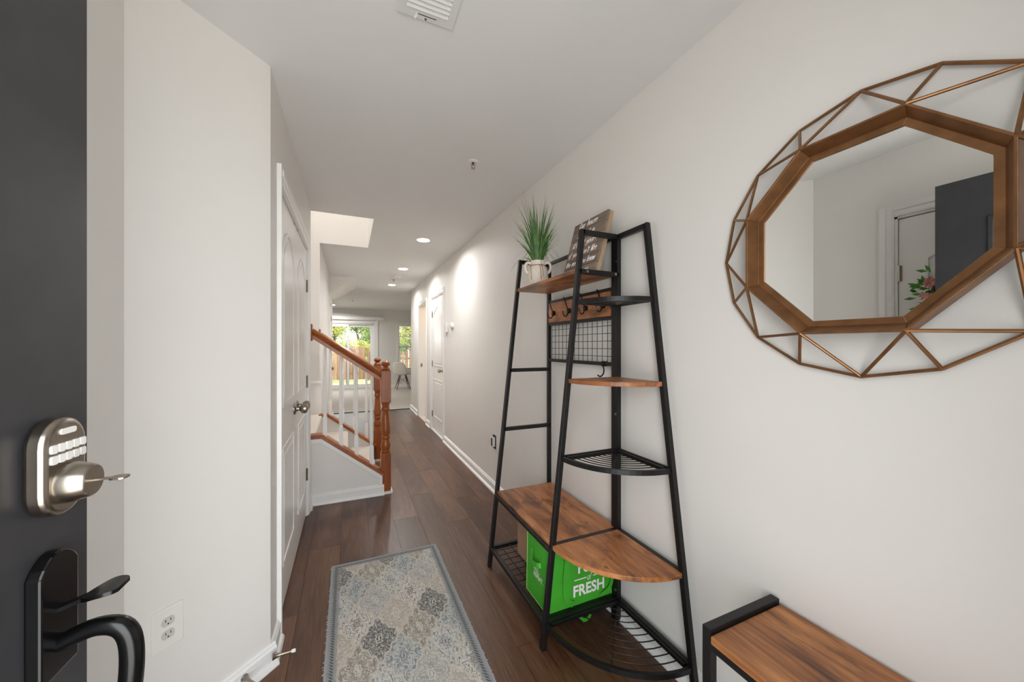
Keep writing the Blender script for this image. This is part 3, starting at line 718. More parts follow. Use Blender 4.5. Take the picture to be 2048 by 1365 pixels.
# ---- sign on the upper shelf
sg = thing('wall_sign', (1.08, 1.54, 1.648), 'weathered plank sign with white hand lettering leaning on top shelf', 'sign')
lean = math.atan2(0.085, 0.305); s0 = Vector((1.042, 1.683, 1.6485))
eu = Vector((math.sin(lean), 0, math.cos(lean))); en = Vector((-math.cos(lean), 0, math.sin(lean)))
TS = Matrix(((0, eu.x, en.x, s0.x), (-1, eu.y, en.y, s0.y), (0, eu.z, en.z, s0.z), (0, 0, 0, 1)))   # x: along sign (towards -Y), y: up the face, z: out of the face
SW, SH = 0.284, 0.316
for i in range(6):
    b = SH*i/6
    MB(TS).box(0.001, SW-0.001, b+0.0008, b+SH/6-0.0008, -0.012, 0.0).build('sign_plank', 'signwood', sg, bevel=0.001)
for xa in (0.0, SW-0.018): MB(TS).box(xa, xa+0.018, 0, SH, -0.032, -0.0115).build('sign_batten', 'signside', sg)
MB(TS).box(0.018, SW-0.018, SH-0.018, SH, -0.032, -0.0115).build('sign_batten', 'signside', sg)
def ell(cx, cy, rx, ry, n=14): return [(cx+rx*math.cos(2*PI*i/n+1.2), cy+ry*math.sin(2*PI*i/n+1.2)) for i in range(n+1)]
G = {'O': (0.9, [ell(.42, .8, .4, .8)]), 'u': (0.75, [[(0, 1), (0, .3), (.2, 0), (.45, .15), (.58, .5)], [(.6, 1), (.6, 0)]]), 'r': (0.6, [[(0, 1), (0, 0)], [(0, .6), (.25, .95), (.5, .95)]]),
     'h': (0.75, [[(0, 1.8), (0, 0)], [(0, .5), (.3, 1), (.55, .8), (.55, 0)]]), 'o': (0.7, [ell(.28, .5, .28, .5)]), 's': (0.6, [[(.5, .92), (.2, 1), (.05, .75), (.3, .5), (.45, .25), (.25, 0), (0, .1)]]),
     'e': (0.65, [[(.05, .5), (.5, .6), (.4, .95), (.15, .95), (0, .5), (.15, .05), (.5, .15)]]), 'i': (0.3, [[(.05, 1), (.05, 0)], [(.05, 1.35), (.05, 1.45)]]), 'l': (0.3, [[(.05, 1.8), (.05, 0)]]),
     'v': (0.65, [[(0, 1), (.25, 0), (.5, 1)]]), 'd': (0.75, [ell(.26, .5, .26, .5), [(.55, 1.8), (.55, 0)]]), 'n': (0.75, [[(0, 1), (0, 0)], [(0, .5), (.3, 1), (.55, .8), (.55, 0)]]),
     't': (0.5, [[(.15, 1.6), (.15, .15), (.35, 0)], [(-.05, 1.1), (.4, 1.15)]]), 'f': (0.5, [[(.5, 1.6), (.32, 1.8), (.18, 1.4), (.18, -.5)], [(0, .95), (.45, 1)]]),
     'y': (0.7, [[(0, 1), (.08, .4), (.35, .3), (.5, 1)], [(.5, 1), (.4, -.4), (.1, -.6)]]), 'k': (0.65, [[(0, 1.8), (0, 0)], [(.5, 1), (.05, .5), (.5, 0)]]), 'w': (0.95, [[(0, 1), (.15, 0), (.4, .8), (.55, 0), (.8, 1)]]),
     'm': (0.95, [[(0, 1), (0, 0)], [(0, .5), (.22, 1), (.38, .8), (.38, 0)], [(.38, .5), (.6, 1), (.76, .8), (.76, 0)]]), 'g': (0.7, [ell(.26, .5, .26, .5), [(.52, 1), (.5, -.3), (.2, -.6), (0, -.4)]]),
     "'": (0.25, [[(.05, 1.8), (0, 1.45)]]), ',': (0.3, [[(.08, .12), (0, -.2)]]), ' ': (0.7, [])}
for i, (txt, cx) in enumerate((('Our house', 0.135), ('is lived in,', 0.14), ("it's not yours", 0.14), ("if you don't like", 0.142), ('the mess you know', 0.142), ('where to go', 0.14))):
    tot = sum(G[ch][0]*1.18 for ch in txt); sc = min(0.0205, 0.252/tot); hh = min(sc*1.1, 0.0172) if i else 0.019
    x = cx - tot*sc/2; base = SH*(5-i)/6 + 0.015; lm = MB(TS)
    for ch in txt:
        adv, strokes = G[ch]
        for sx in strokes:
            pts = [(x + (px + 0.28*py)*sc - 0.2*sc, base + py*hh, 0.0006) for px, py in sx]
            pts = smoothpath(pts, 4) if len(pts) > 2 else pts
            n = len(pts); lm.tube(pts, 0.002, 5, radii=[0.0011+0.0011*abs(math.sin(1.3+k*2.2/n)) for k in range(n)])
        x += adv*sc*1.18
    lm.build('lettering', 'white', sg)

# ---- vase with grass
vx, vy, vz = 1.035, 1.940, 1.648
va = thing('grass_vase', (vx, vy, vz), 'cream two-handled vase with twine holding tall artificial grass', 'vase')
MB().lathe([(0.050, 0), (0.058, 0.004), (0.062, 0.03), (0.0615, 0.08), (0.056, 0.108), (0.044, 0.128), (0.0415, 0.138), (0.0445, 0.150), (0.0445, 0.160), (0.036, 0.161), (0.034, 0.14), (0.01, 0.139)], (vx, vy, vz), 32).build('vase_body', 'ceramic', va, True)
vd = Vector((math.cos(YAW), -math.sin(YAW), 0))
for s_ in (-1, 1):
    pts = [Vector((vx, vy, vz)) + vd*s_*r + Vector((0, 0, z)) for r, z in ((0.040, 0.146), (0.058, 0.152), (0.072, 0.142), (0.076, 0.120), (0.070, 0.100), (0.056, 0.088))]
    MB().tube(smoothpath(pts, 4), 0.0085, 10).build('handle', 'ceramic', va, True)
MB().tube([(vx+0.0465*math.cos(a), vy+0.0465*math.sin(a), vz+0.131) for a in [2*PI*i/24 for i in range(24)]], 0.0025, 6, True).build('twine', 'twine', va, True)
fw = Vector((-math.sin(YAW), -math.cos(YAW), 0))
for k, (o_, L_) in enumerate(((0.006, 0.09), (0.018, 0.075), (-0.05, 0.09))):
    pts = [Vector((vx, vy, vz)) + fw*r*(1 if k < 2 else 0.75) + vd*(o_+dx) + Vector((0, 0, z)) for r, dx, z in ((0.046, 0, 0.134), (0.058, 0.004, 0.118), (0.064, 0.006, 0.09), (0.065, 0.010, 0.134-L_))]
    MB().tube(smoothpath(pts, 4), 0.0018, 5).build('twine_end', 'twine', va, True)
gb = MB(); rg = random.Random(11)
for i in range(240):
    a = rg.uniform(0, 2*PI); t = rg.random()
    out = rg.uniform(0.03, 0.21)*(0.4+0.6*t); hgt = rg.uniform(0.24, 0.44)*(1-0.25*t) if i % 3 else rg.uniform(0.15, 0.28)
    droop = rg.uniform(0, 0.03) if i % 9 else 0.10
    w = rg.uniform(0.002, 0.005) if i % 2 else rg.uniform(0.0008, 0.0016)
    d = Vector((math.cos(a), math.sin(a), 0))
    if (d.x > 0.2): out = min(out, 0.12)
    b0 = Vector((vx, vy, vz+0.135)) + d*rg.uniform(0.0, 0.028); sd_ = Vector((-d.y, d.x, 0)).lerp(vd, 0.6).normalized()
    vs = []
    for k in range(7):
        s_ = k/6; p = b0 + d*(out*s_**1.5) + Vector((0, 0, hgt*s_ - droop*s_**3*2)); ww = w*(1-s_**2)+0.0002
        vs += [p-sd_*ww, p+sd_*ww]
    gb.add(vs, [(2*k, 2*k+1, 2*k+3, 2*k+2) for k in range(6)])
gb.build('grass_blades', 'grassblade', va)

# ---- green bag and carton on the low rack
bgx = thing('shopping_bag', (0.98, 1.52, 0.113), 'bright green reusable shopping bag with white lettering on low rack', 'bag')
bx0, bx1, by0, by1, bz0, bz1 = 0.800, 1.148, 1.408, 1.615, 0.113, 0.398
me_ = bpy.data.meshes.new('bag_body'); bm = bmesh.new(); bmesh.ops.create_cube(bm, size=1.0)
bmesh.ops.subdivide_edges(bm, edges=bm.edges[:], cuts=7, use_grid_fill=True)
for v in bm.verts:
    x, y, z = v.co; bul = 0.006*math.cos(PI*x)*math.cos(PI*z); wr_ = 0.0025*math.sin(19*x+7*z)+0.002*math.sin(23*z-11*x)
    f = 1-0.03*(z+0.5)
    yy = y + ((bul+wr_*0.5)*(1 if y > 0 else -0.3)/0.2 if abs(y) > 0.49 else 0)
    xx = x + ((0.004*math.cos(PI*y)*math.cos(PI*z)+wr_*0.4)*(1 if x > 0 else -0.3)/0.3 if abs(x) > 0.49 else 0)
    v.co = Vector((bx0+(bx1-bx0)*(xx*f+0.5), by0+(by1-by0)*(yy+0.5), bz0+(bz1-bz0)*(z+0.5))) - ROOT[bgx]
bm.to_mesh(me_); bm.free(); me_.materials.append(M['green'])
for f in me_.polygons: f.use_smooth = True
me_.set_sharp_from_angle(angle=math.radians(40))
bo = bpy.data.objects.new('bag_body', me_); COL.objects.link(bo); bo.parent = bgx; ROOT[bo] = ROOT[bgx]
for a, b in (((bx0, by0, bz0), (bx0+0.005, by0, bz1)), ((bx1, by0, bz0), (bx1-0.005, by0, bz1)), ((bx0, by1, bz0), (bx0+0.005, by1, bz1)), ((bx0, by0, bz0), (bx1, by0, bz0)), ((bx0, by0, bz0), (bx0, by1, bz0)), ((bx0+0.005, by0, bz1), (bx0+0.005, by1, bz1))):
    MB().tube([a, b], 0.0022, 6).build('piping', 'greentrim', bgx)
def strap(pts, w, wd_, name='strap', mat='green'):
    pts = smoothpath(pts, 5); m = MB(); vs = []
    for i, p in enumerate(pts):
        d = (pts[min(i+1, len(pts)-1)]-pts[max(i-1, 0)]).normalized(); s_ = Vector(wd_).cross(d).normalized()*w/2
        k = Vector(wd_)*0.001; vs += [p-s_-k, p+s_-k, p+s_+k, p-s_+k]
    n = len(pts); fs = [(0, 1, 2, 3), tuple(range(4*n-4, 4*n))]
    for i in range(n-1): fs += [(4*i+k, 4*i+(k+1) % 4, 4*i+4+(k+1) % 4, 4*i+4+k) for k in range(4)]
    m.add(vs, fs); return m.build(name, mat, bgx, True)
strap([(0.905, 1.400, 0.385), (0.893, 1.394, 0.34), (0.884, 1.393, 0.26), (0.886, 1.395, 0.19), (0.902, 1.397, 0.15), (0.930, 1.402, 0.132)], 0.028, (0, 1, 0))
strap([(1.136, 1.400, 0.37), (1.146, 1.396, 0.29), (1.145, 1.395, 0.21), (1.128, 1.396, 0.158), (1.08, 1.400, 0.132)], 0.018, (0, 1, 0))
strap([(0.799, 1.556, 0.345), (0.793, 1.553, 0.31), (0.788, 1.545, 0.292), (0.784, 1.520, 0.290), (0.784, 1.490, 0.296), (0.790, 1.474, 0.300), (0.799, 1.468, 0.302)], 0.022, (1, 0, 0))
def text(body, T4, height, width, parent, name='lettering', mat='white', shear=0.0, bold=0.0):
    cu = bpy.data.curves.new('t', 'FONT'); cu.body = body; cu.size = 1.0; cu.extrude = 0.0; cu.shear = shear; cu.offset = bold; cu.resolution_u = 4
    to = bpy.data.objects.new('t', cu); COL.objects.link(to); bpy.context.view_layer.update()
    me = bpy.data.meshes.new_from_object(to.evaluated_get(bpy.context.evaluated_depsgraph_get())); bpy.data.objects.remove(to)
    xs = [v.co.x for v in me.vertices]; ys = [v.co.y for v in me.vertices]
    a0, a1, b0, b1 = min(xs), max(xs), min(ys), max(ys)
    fx = width/(a1-a0); fy = height/(b1-b0)
    vs = [((v.co.x-a0)*fx, (v.co.y-b0)*fy, 0) for v in me.vertices]; fs = [tuple(p.vertices) for p in me.polygons]
    return MB(T4).add(vs, fs).build(name, mat, parent)
def TN(x, y, z): return Matrix(((1, 0, 0, x), (0, 0, -1, y), (0, 1, 0, z), (0, 0, 0, 1)))         # reads along +X, faces -Y
def TLf(x, y, z): return Matrix(((0, 0, -1, x), (-1, 0, 0, y), (0, 1, 0, z), (0, 0, 0, 1)))       # reads along -Y, faces -X
yt = by0-0.0030
strap([(0.93, 1.374, 0.104), (0.955, 1.362, 0.080), (0.985, 1.362, 0.082), (1.012, 1.374, 0.104)], 0.016, (0, 1, 0))
text('FRESH', TN(0.932, yt, 0.157), 0.053, 0.172, bgx, bold=0.03)
text('FULL', TN(0.958, yt, 0.259), 0.053, 0.13, bgx, bold=0.03)
text('of', TN(1.008, yt, 0.219), 0.030, 0.026, bgx, shear=0.4)
for a, b in ((0.937, 1.003), (1.040, 1.100)): B(a, b, yt-0.0004, yt+0.0004, 0.231, 0.2355).build('print_line', 'white', bgx)
text('FILL.', TLf(bx0-0.0032, 1.532, 0.251), 0.022, 0.052, bgx, bold=0.02)
text('REPEAT.', TLf(bx0-0.0032, 1.534, 0.224), 0.022, 0.088, bgx, bold=0.02)
bxx = MB().box(0.890, 1.145, 1.650, 1.918, 0.1125, 0.372); cb = bxx.build('carton', 'cardboard', bevel=0.003)
tag(cb, 'plain tan cardboard box on low rack behind green bag', 'box')
B(0.8885, 0.8905, 1.652, 1.916, 0.232, 0.2325).build('carton_fold', 'cardboard', cb)

# ================================================================== BENCH
be = thing('bench', (1.035, 0.29, 0.0), 'bench with walnut-toned board and black metal frame under mirror', 'bench')
X0, X1, Y0, Y1, ZT = 0.884, 1.184, -0.12, 0.704, 0.540
for yy in (Y1-0.0125, Y0+0.0125):
    MB().box(X0, X1, yy-0.0125, yy+0.0125, ZT-0.02, ZT).build('end_rail', 'black', be, bevel=0.0015)
    for xx in (X0+0.0125, X1-0.0125): B(xx-0.0125, xx+0.0125, yy-0.0125, yy+0.0125, 0, ZT-0.019).build('leg', 'black', be, bevel=0.0015)
for xx in (X0+0.012, X1-0.012): B(xx-0.011, xx+0.011, Y0+0.02, Y1-0.02, 0.485, 0.507).build('side_rail', 'black', be)
for xx in (X0+0.012, X1-0.012): B(xx-0.011, xx+0.011, Y0+0.02, Y1-0.02, 0.10, 0.12).build('side_rail', 'black', be)
B(X0-0.004, X1, Y0+0.028, Y1-0.028, 0.506, 0.528).build('seat_board', 'bench', be, bevel=0.003)

# ================================================================== MIRROR
MY, MZ = 0.486, 1.584
mi = thing('wall_mirror', (XR, MY, MZ-0.36), 'octagonal wall mirror in bronze frame with geometric wire surround', 'mirror')
def mv(rad, ang, x): return Vector((x, MY+rad*math.cos(ang), MZ+rad*math.sin(ang)))
cs = [(0.2515, 1.116), (0.2515, 1.158), (0.216, 1.158), (0.216, 1.147), (0.231, 1.147), (0.2465, 1.116)]
C8 = math.cos(PI/8)
for k in range(8):
    a0, a1 = PI/8+k*PI/4, PI/8+(k+1)*PI/4; n = len(cs)
    vs = [mv(a/C8, a0, x) for a, x in cs] + [mv(a/C8, a1, x) for a, x in cs]
    MB().add(vs, [tuple(range(n)), tuple(range(n, 2*n))] + [(i, (i+1) % n, n+(i+1) % n, n+i) for i in range(n)]).build('frame_side', 'bronze', mi, bevel=0.0008)
MB().prism([tuple(mv(0.225/C8, PI/8+k*PI/4, 0))[1:] for k in range(8)], 0, 1.151, 1.1545).build('mirror_glass', 'mirror', mi)
RO, XO = 0.361, 1.182
for k in range(16):
    MB().tube([mv(RO, k*PI/8, XO), mv(RO, (k+1)*PI/8, XO)], 0.0042, 8).build('wire_rod', 'bronze', mi, True)
for k in range(8):
    p = mv(0.2495/C8, PI/8+k*PI/4, 1.118)
    for j in (0, 1, 2): MB().tube([p, mv(RO, (2*k+j)*PI/8, XO)], 0.0040, 8).build('wire_rod', 'bronze', mi, True)

# ================================================================== RUG
rug = MB().box(-0.090, 0.520, 0.445, 2.393, 0.0002, 0.008).build('rug', 'rug', origin=(0.215, 1.419, 0.0))
tag(rug, 'pale grey and beige runner rug with diamond medallions on plank floor', 'rug')
fr = MB(); rf = random.Random(5)
for i in range(140):
    s_ = rf.choice((-1, 1)); y = rf.uniform(0.5, 2.38); x = -0.090 if s_ < 0 else 0.520
    fr.tube([(x, y, 0.004), (x+s_*rf.uniform(0.002, 0.007), y+rf.uniform(-0.004, 0.004), 0.0025)], 0.0006, 4)
fr.build('frayed_edge', 'white', rug)['kind'] = 'stuff'

# ================================================================== CEILING FITTINGS
def downlight(x, y, power, label, group=None):
    t = thing('recessed_light', (x, y, H-0.02), label, 'ceiling light', group)
    MB().lathe([(0.058, -0.003), (0.074, -0.006), (0.078, -0.001), (0.078, 0.004)], (x, y, H), 32).build('trim_ring', 'plastic', t, True)
    MB().lathe([(0.002, -0.0075), (0.061, -0.0075), (0.061, -0.002)], (x, y, H), 32).build('lens', 'lens', t, True)
    d = bpy.data.lights.new('downlight_bulb', 'AREA'); d.shape = 'DISK'; d.size = 0.12; d.energy = power; d.color = (1.0, 0.985, 0.965); d.spread = math.radians(165)
    o = bpy.data.objects.new('downlight_bulb', d); COL.objects.link(o); o.parent = t; o.location = (0, 0, 0.008)
for y, p, lb in ((3.97, 7.5, 'round recessed light beside the open stairwell'), (5.57, 7.5, 'round recessed light in hall next to smoke detector, nearer the stairs'), (7.11, 7.5, 'round recessed light at the living room end of hall')):
    downlight(0.733, y, p, lb, 'recessed hall lights')
downlight(-0.40, 11.2, 18, 'recessed light in the living room ceiling near the sliding door')
def sprinkler(x, y, lb):
    t = thing('sprinkler_head', (x, y, H-0.05), lb, 'sprinkler', 'fire sprinkler heads')
    MB().lathe([(0.036, 0.0), (0.036, -0.004), (0.026, -0.010), (0.018, -0.010), (0.014, -0.003)], (x, y, H), 24).build('escutcheon', 'plastic', t, True)
    MB().tube([(x, y, H-0.003), (x, y, H-0.022)], 0.007, 8).build('nozzle', 'nickel', t)
    for s_ in (-1, 1): MB().tube([(x+s_*0.007, y, H-0.016), (x+s_*0.012, y, H-0.028), (x+s_*0.003, y, H-0.042)], 0.0022, 6).build('frame_arm', 'nickel', t)
    MB().lathe([(0.012, 0), (0.012, -0.002), (0.003, -0.003)], (x, y, H-0.042), 14).build('deflector', 'nickel', t)
sprinkler(0.703, 2.166, 'white and chrome sprinkler head on entry ceiling near the mirror wall')
sprinkler(0.70, 6.50, 'small sprinkler head on hall ceiling beside smoke detector')
sprinkler(0.10, 9.80, 'small sprinkler head on living room ceiling')
sk = thing('smoke_detector', (0.724, 6.17, H-0.04), 'round white smoke detector on hall ceiling', 'smoke detector')
MB().lathe([(0.068, 0), (0.068, -0.012), (0.058, -0.024), (0.040, -0.030), (0.002, -0.031)], (0.724, 6.17, H), 28).build('detector_body', 'plastic', sk, True)
MB().lathe([(0.012, -0.029), (0.012, -0.033), (0.002, -0.034)], (0.724, 6.17, H), 14).build('test_button', 'plasticgrey', sk)
vt = thing('ceiling_vent', (0.245, 1.12, H-0.012), 'white louvred air vent on entry ceiling', 'vent')
MB().ring([(0.146, 0.955), (0.341, 0.955), (0.341, 1.290), (0.146, 1.290)], [(0.177, 0.992), (0.312, 0.992), (0.312, 1.252), (0.177, 1.252)], 2, H-0.008, H+0.001).build('vent_frame', 'ventpaint', vt, bevel=0.003)
for i in range(14):
    y = 1.243-i*0.0185; MB().beam((0.175, y, H-0.006), (0.314, y, H-0.006), 0.0165, 0.0016, (0, 0.75, 1)).build('slat', 'ventpaint', vt)
B(0.176, 0.313, 0.99, 1.254, H-0.0015, H-0.0005).build('vent_throat', 'plasticgrey', vt)
B(0.215, 0.278, 1.2665, 1.2690, H-0.0087, H-0.0078).build('lever_slot', 'dark', vt)
MB().beam((0.216, 1.268, H-0.006), (0.205, 1.276, H-0.020), 0.008, 0.003).build('damper_lever', 'plastic', vt)
MB().lathe([(0.004, -0.010), (0.004, -0.007)], (0.2435, 1.279, H), 10).build('screw', 'nickel', vt)

# ================================================================== SMALL WALL FITTINGS
def outlet(name, T4, label, mat='plastic', plate=True):
    t = thing(name, T4.translation, label, 'outlet')
    if plate: MB(T4).prism(rr(-0.042, 0.042, -0.065, 0.065, 0.006, 3), 1, 0, 0.0055).build('cover_plate', 'plastic', t, bevel=0.002)
    for s_ in (-1, 1):
        z = s_*0.0205
        f = MB(T4).prism([(x, z+max(-0.0135, min(0.0135, y))) for x, y in [(0.0175*math.cos(2*PI*i/24), 0.0175*math.sin(2*PI*i/24)) for i in range(24)]], 1, 0.002, 0.0075).build('socket', 'plasticgrey' if plate else mat, t)
        for a in (-0.0065, 0.0065): MB(T4).box(a-0.001, a+0.001, 0.0072, 0.0078, z, z+0.008).build('slot', 'dark', f)
        MB(T4).lathe([(0.0024, 0.0072), (0.0024, 0.0078)], (0, 0, z-0.007), 8, 1).build('slot', 'dark', f)
    return t
q = math.sqrt(0.5)
outlet('outlet', Matrix(((q, q, 0, -0.531), (q, -q, 0, 1.522), (0, 0, 1, 0.400), (0, 0, 0, 1))), 'white outlet with cover plate on angled wall')
ob = outlet('uncovered_outlet', Matrix(((0, -1, 0, XR-0.006), (1, 0, 0, 3.06), (0, 0, 1, 0.445), (0, 0, 0, 1))), 'uncovered outlet in its box low on long hall wall', mat='dark', plate=False)
B(XR-0.004, XR+0.002, 3.025, 3.095, 0.385, 0.505).build('box_opening', 'dark', ob)
B(XR-0.028, XR-0.004, 3.040, 3.080, 0.405, 0.485).build('receptacle_body', 'plastic', ob)
B(XR-0.029, XR-0.0275, 3.044, 3.076, 0.410, 0.480).build('receptacle_face', 'dark', ob)
def doorstop(base, d, label):
    t = thing('door_stop', base, label, 'door stop', 'baseboard door stops'); b = Vector(base); d = Vector(d).normalized()
    P_ = [0.0, 0.004, 0.008, 0.018, 0.03, 0.045, 0.066]; R_ = [0.013, 0.0135, 0.0105, 0.0075, 0.0048, 0.0036, 0.0034]
    MB().tube([b+d*s_ for s_ in P_], 0.01, 14, radii=R_).build('stem', 'nickel', t, True)
    MB().tube([b+d*0.064, b+d*0.068, b+d*0.078, b+d*0.080], 0.006, 12, radii=[0.0055, 0.0068, 0.0068, 0.005]).build('bumper', 'plastic', t, True)
doorstop((XL+0.013, 1.732, 0.055), (1, 0.0, 0.0), 'metal door stop with white tip on baseboard beside closet door')
doorstop((-0.359, 1.672, 0.050), (1, -1, 0.0), 'metal door stop on baseboard of the angled wall')
ts = thing('wall_phone_jack', (XR, 4.81, 1.48), 'small white ribbed control box with short hanging cord on hall wall', 'control box')
B(XR-0.028, XR, 4.755, 4.865, 1.485, 1.605).build('box_body', 'plastic', ts, bevel=0.004)
for i in range(4): B(XR-0.0295, XR-0.0275, 4.765, 4.855, 1.505+i*0.014, 1.510+i*0.014).build('rib', 'plasticgrey', ts)
MB().tube(smoothpath([(XR-0.012, 4.81, 1.487), (XR-0.010, 4.805, 1.42), (XR-0.012, 4.80, 1.34), (XR-0.010, 4.79, 1.30)]), 0.004, 6).build('cord', 'plastic', ts)
tm = thing('thermostat', (XR, 4.50, 1.51), 'small round white thermostat on hall wall', 'thermostat')
MB().lathe([(0.044, 0.0), (0.044, -0.018), (0.036, -0.028), (0.020, -0.031), (0.002, -0.031)], (XR, 4.50, 1.555), 24, 0).build('thermostat_body', 'plastic', tm, True)
MB().lathe([(0.018, -0.030), (0.016, -0.036), (0.002, -0.037)], (XR, 4.50, 1.555), 18, 0).build('dial', 'plasticgrey', tm, True)
lsw = thing('light_switch', (1.0, YB, 1.2), 'white light switch between sliding door and window', 'light switch')
B(0.965, 1.035, YB-0.006, YB, 1.20, 1.315).build('cover_plate', 'plastic', lsw, bevel=0.002)
B(0.994, 1.006, YB-0.014, YB-0.005, 1.245, 1.270).build('toggle', 'plastic', lsw)
np_ = outlet('hall_outlet', Matrix(((0, 1, 0, XL), (1, 0, 0, 6.45), (0, 0, 1, 0.36), (0, 0, 0, 1))), 'white outlet with black plug beyond the stairs')
B(XL+0.006, XL+0.045, 6.43, 6.47, 0.315, 0.37).build('plug', 'blackgloss', np_, bevel=0.004)

# light the photograph shows coming from two sides that lie out of sight
def hidden_lamp(name, loc, power, color):
    d = bpy.data.lights.new(name, 'POINT'); d.energy = power; d.color = color; d.shadow_soft_size = 0.12
    o = bpy.data.objects.new(name, d); COL.objects.link(o); o.location = loc
hidden_lamp('powder_room_lamp_offscreen', (1.95, 6.7, H-0.16), 9, (1.0, 0.72, 0.46))
hidden_lamp('upper_stairwell_lamp_offscreen', (-0.75, 4.0, 4.72), 38, (1.0, 0.99, 0.98))

# ================================================================== CHAIR IN THE LIVING ROOM
chx, chy = 1.50, 11.45
ch = thing('shell_chair', (chx, chy, 0.006), 'white moulded shell chair with brown dowel legs on carpet', 'chair')
prof = [(0.225, 0.425), (0.215, 0.440), (0.12, 0.432), (0.0, 0.420), (-0.10, 0.425), (-0.165, 0.455), (-0.20, 0.53), (-0.225, 0.63), (-0.245, 0.73), (-0.255, 0.80), (-0.255, 0.825)]
wid = [0.20, 0.215, 0.235, 0.24, 0.24, 0.24, 0.235, 0.225, 0.205, 0.17, 0.12]; lip = [0, .004, .02, .035, .045, .05, .045, .035, .025, .015, .01]
NU = 10; vs = []; rz = math.radians(52)
for (f, z), w, l in zip(prof, wid, lip):
    for i in range(NU+1):
        t = -1+2*i/NU; fx = f + (l*0.9*abs(t)**3 if z > 0.46 else 0); fz = z + (l*1.2*abs(t)**3 if z <= 0.46 else 0); sy = w*t
        vs.append((chx+fx*math.cos(rz)-sy*math.sin(rz), chy+fx*math.sin(rz)+sy*math.cos(rz), fz+0.006))
fs = [(r*(NU+1)+i, r*(NU+1)+i+1, (r+1)*(NU+1)+i+1, (r+1)*(NU+1)+i) for r in range(len(prof)-1) for i in range(NU)]
so = MB().add(vs, fs).build('seat_shell', 'chair', ch, True)
md = so.modifiers.new('thick', 'SOLIDIFY'); md.thickness = 0.009
for sx in (-1, 1):
    for sy in (-1, 1):
        MB().tube([(chx+sx*0.08, chy+sy*0.10, 0.428), (chx+sx*0.20, chy+sy*0.22, 0.006)], 0.01, 8, radii=[0.014, 0.009]).build('leg', 'chairleg', ch, True)
for a, b in (((-1, -1), (1, -1)), ((1, -1), (1, 1)), ((1, 1), (-1, 1)), ((-1, 1), (-1, -1))):
    MB().tube([(chx+a[0]*0.10, chy+a[1]*0.12, 0.36), (chx+b[0]*0.155, chy+b[1]*0.175, 0.17)], 0.004, 6).build('strut', 'black', ch)
    MB().tube([(chx+b[0]*0.10, chy+b[1]*0.12, 0.36), (chx+a[0]*0.155, chy+a[1]*0.175, 0.17)], 0.004, 6).build('strut', 'black', ch)

# ================================================================== OUTDOORS
GZ = -0.20
struct(MB().box(-40, 40, YB+0.16, 70, GZ-0.2, GZ).build('ground', 'lawn'), 'lawn behind the house')
struct(MB().box(-40, 40, -40, YF-T, GZ-0.2, GZ).build('ground_front', 'concrete'), 'pale paving in front of the entrance')
struct(MB().box(-2.5, 3.2, YB+0.15, 14.3, GZ-0.05, GZ+0.05).build('ground_patio', 'concrete'), 'pale concrete patio')
def fence(p, q, hgt, label, gap=0.006, bw=0.14, jit=0.02):
    p, q = Vector((*p, GZ)), Vector((*q, GZ)); d = (q-p); L = d.length; d.normalize(); rr_ = random.Random(int(L*100))
    t = thing('wooden_fence', (p+q)/2, label, 'fence')
    n = int(L/(bw+gap)); u = Vector((-d.y, d.x, 0))
    for i in range(n):
        a = p + d*(i*(bw+gap)); hh = hgt + rr_.uniform(-jit, jit)
        MB().beam(a+d*bw/2+Vector((0, 0, 0.03)), a+d*bw/2+Vector((0, 0, hh)), 0.018, bw, tuple(d)).build('board', 'fence', t)
    for z in (0.3, hgt-0.35): MB().beam(p+u*0.03+Vector((0, 0, z)), q+u*0.03+Vector((0, 0, z)), 0.04, 0.085).build('fence_rail', 'fence', t)
    for i in range(int(L/2.4)+1):
        a = p+d*min(L, i*2.4)-u*0.05; B_ = MB().beam(a, a+Vector((0, 0, hgt+0.12)), 0.09, 0.09, (1, 0, 0)); B_.build('post', 'fence', t)
fence((-3.4, 17.6), (0.72, 17.6), 1.50, 'weathered brown board fence at the back of yard, taller section')
fence((0.80, 17.4), (4.2, 17.4), 1.28, 'brown board fence at the back of yard with open gaps, lower section', gap=0.05, bw=0.11)
fence((-3.5, 12.5), (-3.5, 17.45), 1.5, 'brown board fence along the side of yard')
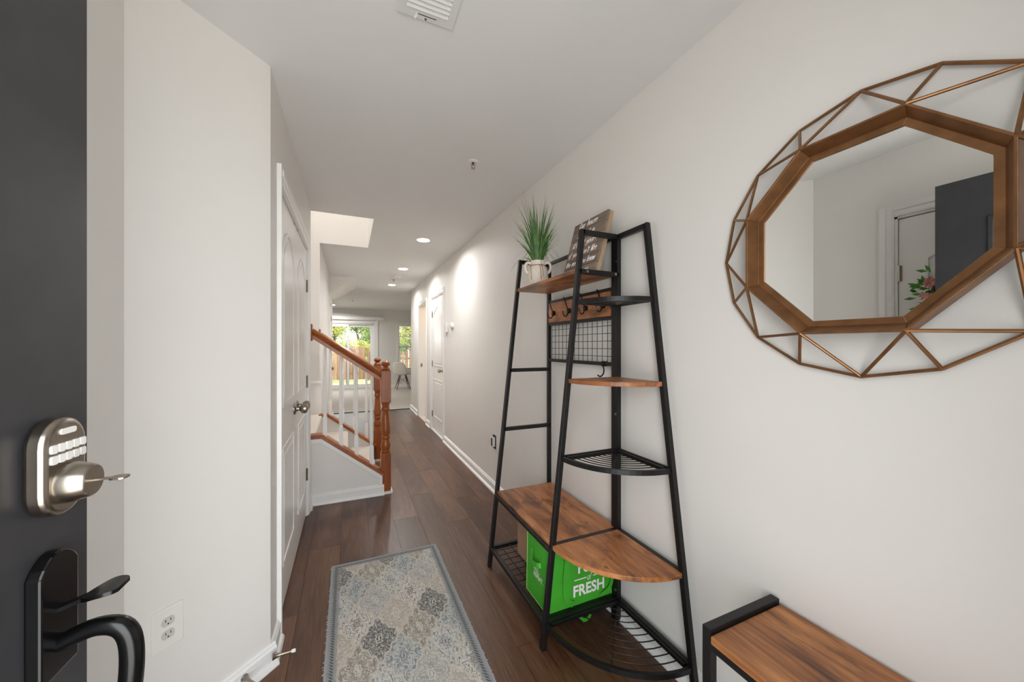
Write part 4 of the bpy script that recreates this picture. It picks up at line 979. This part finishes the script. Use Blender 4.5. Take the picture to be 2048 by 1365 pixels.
def tree(x, y, h, r, n, mat, label, seed, lean=0.0, leaf=0.09, name='tree'):
    rt = random.Random(seed); t = thing(name, (x, y, GZ), label, 'tree' if name == 'tree' else 'shrub', 'greenery beyond the fence')
    tr = MB(); top = Vector((x+lean, y, GZ+h))
    tr.tube(smoothpath([(x, y, GZ), (x+lean*0.3+0.05, y, GZ+h*0.35), (x+lean*0.7-0.05, y, GZ+h*0.7), top], 4), 0.1, 8, radii=[0.02+0.028*h*(1-i/13)*0.7 for i in range(13)]); tips = []
    for i in range(10):
        z = rt.uniform(0.3, 0.9)*h; a = rt.uniform(0, 2*PI); L = r*rt.uniform(0.5, 1.0)
        b = Vector((x+lean*z/h, y, GZ+z)); e = b+Vector((math.cos(a)*L, math.sin(a)*L, rt.uniform(0.1, 0.6)*L)); tips.append(e)
        tr.tube(smoothpath([b, (b+e)/2+Vector((0, 0, 0.1)), e], 3), 0.02, 5, radii=[0.022*h*0.4*(1-j/7)+0.006 for j in range(7)])
    tr.build('trunk', 'bark', t, True)
    fm = MB()
    for i in range(n):
        c = rt.choice(tips) if rt.random() < 0.75 else Vector((x+lean, y, GZ+h*0.7)); sp = r*0.5
        c = c+Vector((rt.gauss(0, sp*0.6), rt.gauss(0, sp*0.6), rt.gauss(0, sp*0.5)))
        if c.z < GZ+0.1: continue
        d = Vector((rt.uniform(-1, 1), rt.uniform(-1, 1), rt.uniform(-1, 1))).normalized(); s_ = d.cross(Vector((rt.uniform(-1, 1), rt.uniform(-1, 1), 0.3))).normalized()
        fm.add([c, c+d*leaf*.5+s_*leaf*.3, c+d*leaf, c+d*leaf*.5-s_*leaf*.3], [(0, 1, 2, 3)])
    o = fm.build('foliage', mat, t); o['kind'] = 'stuff'
tree(-0.75, 20.9, 3.4, 0.8, 3600, 'leaf_a', 'loose yellow-green tree close behind the taller fence section', 1, 0.2, 0.11)
tree(0.75, 24.6, 4.2, 1.1, 2200, 'leaf_b', 'sparse tree with bare branches behind the fence', 2, -0.5, 0.12)
tree(2.0, 18.9, 1.7, 0.40, 1500, 'leaf_b', 'dense green shrub behind lower fence section', 3, 0, 0.08, 'shrub')
tree(3.4, 22.0, 3.6, 0.8, 4200, 'leaf_a', 'yellow-green leafy tree outside the window', 4, -0.2, 0.11)
tree(0.80, 22.6, 1.9, 0.40, 2000, 'leaf_a', 'pale yellow-green shrub behind the fence', 5, 0, 0.09, 'shrub')
tree(-1.6, 29.0, 5.0, 1.6, 3200, 'leaf_b', 'tall green tree far behind the taller fence section', 6, 0.2, 0.16)
tree(4.6, 29.5, 5.0, 1.5, 3200, 'leaf_b', 'tall green tree far beyond the window', 8, 0, 0.16)
tree(1.6, 33.5, 4.6, 1.4, 2600, 'leaf_a', 'pale tree in front of the far house', 9, 0, 0.16)
hs = thing('neighbour_house', (5.8, 41, GZ-0.8), 'pale house with slate-blue roof far behind the trees', 'house')
B(1.6, 10.0, 38, 44, GZ-0.8, 1.95).build('house_wall', 'siding', hs)
MB().prism([(37.4, 1.9), (44.6, 1.9), (41, 2.75)], 0, 1.2, 10.4).build('house_roof', 'roof', hs)
for i in range(4): B(2.4+i*2.0, 3.4+i*2.0, 37.95, 38.02, 0.4, 1.6).build('house_window', 'dark', hs)
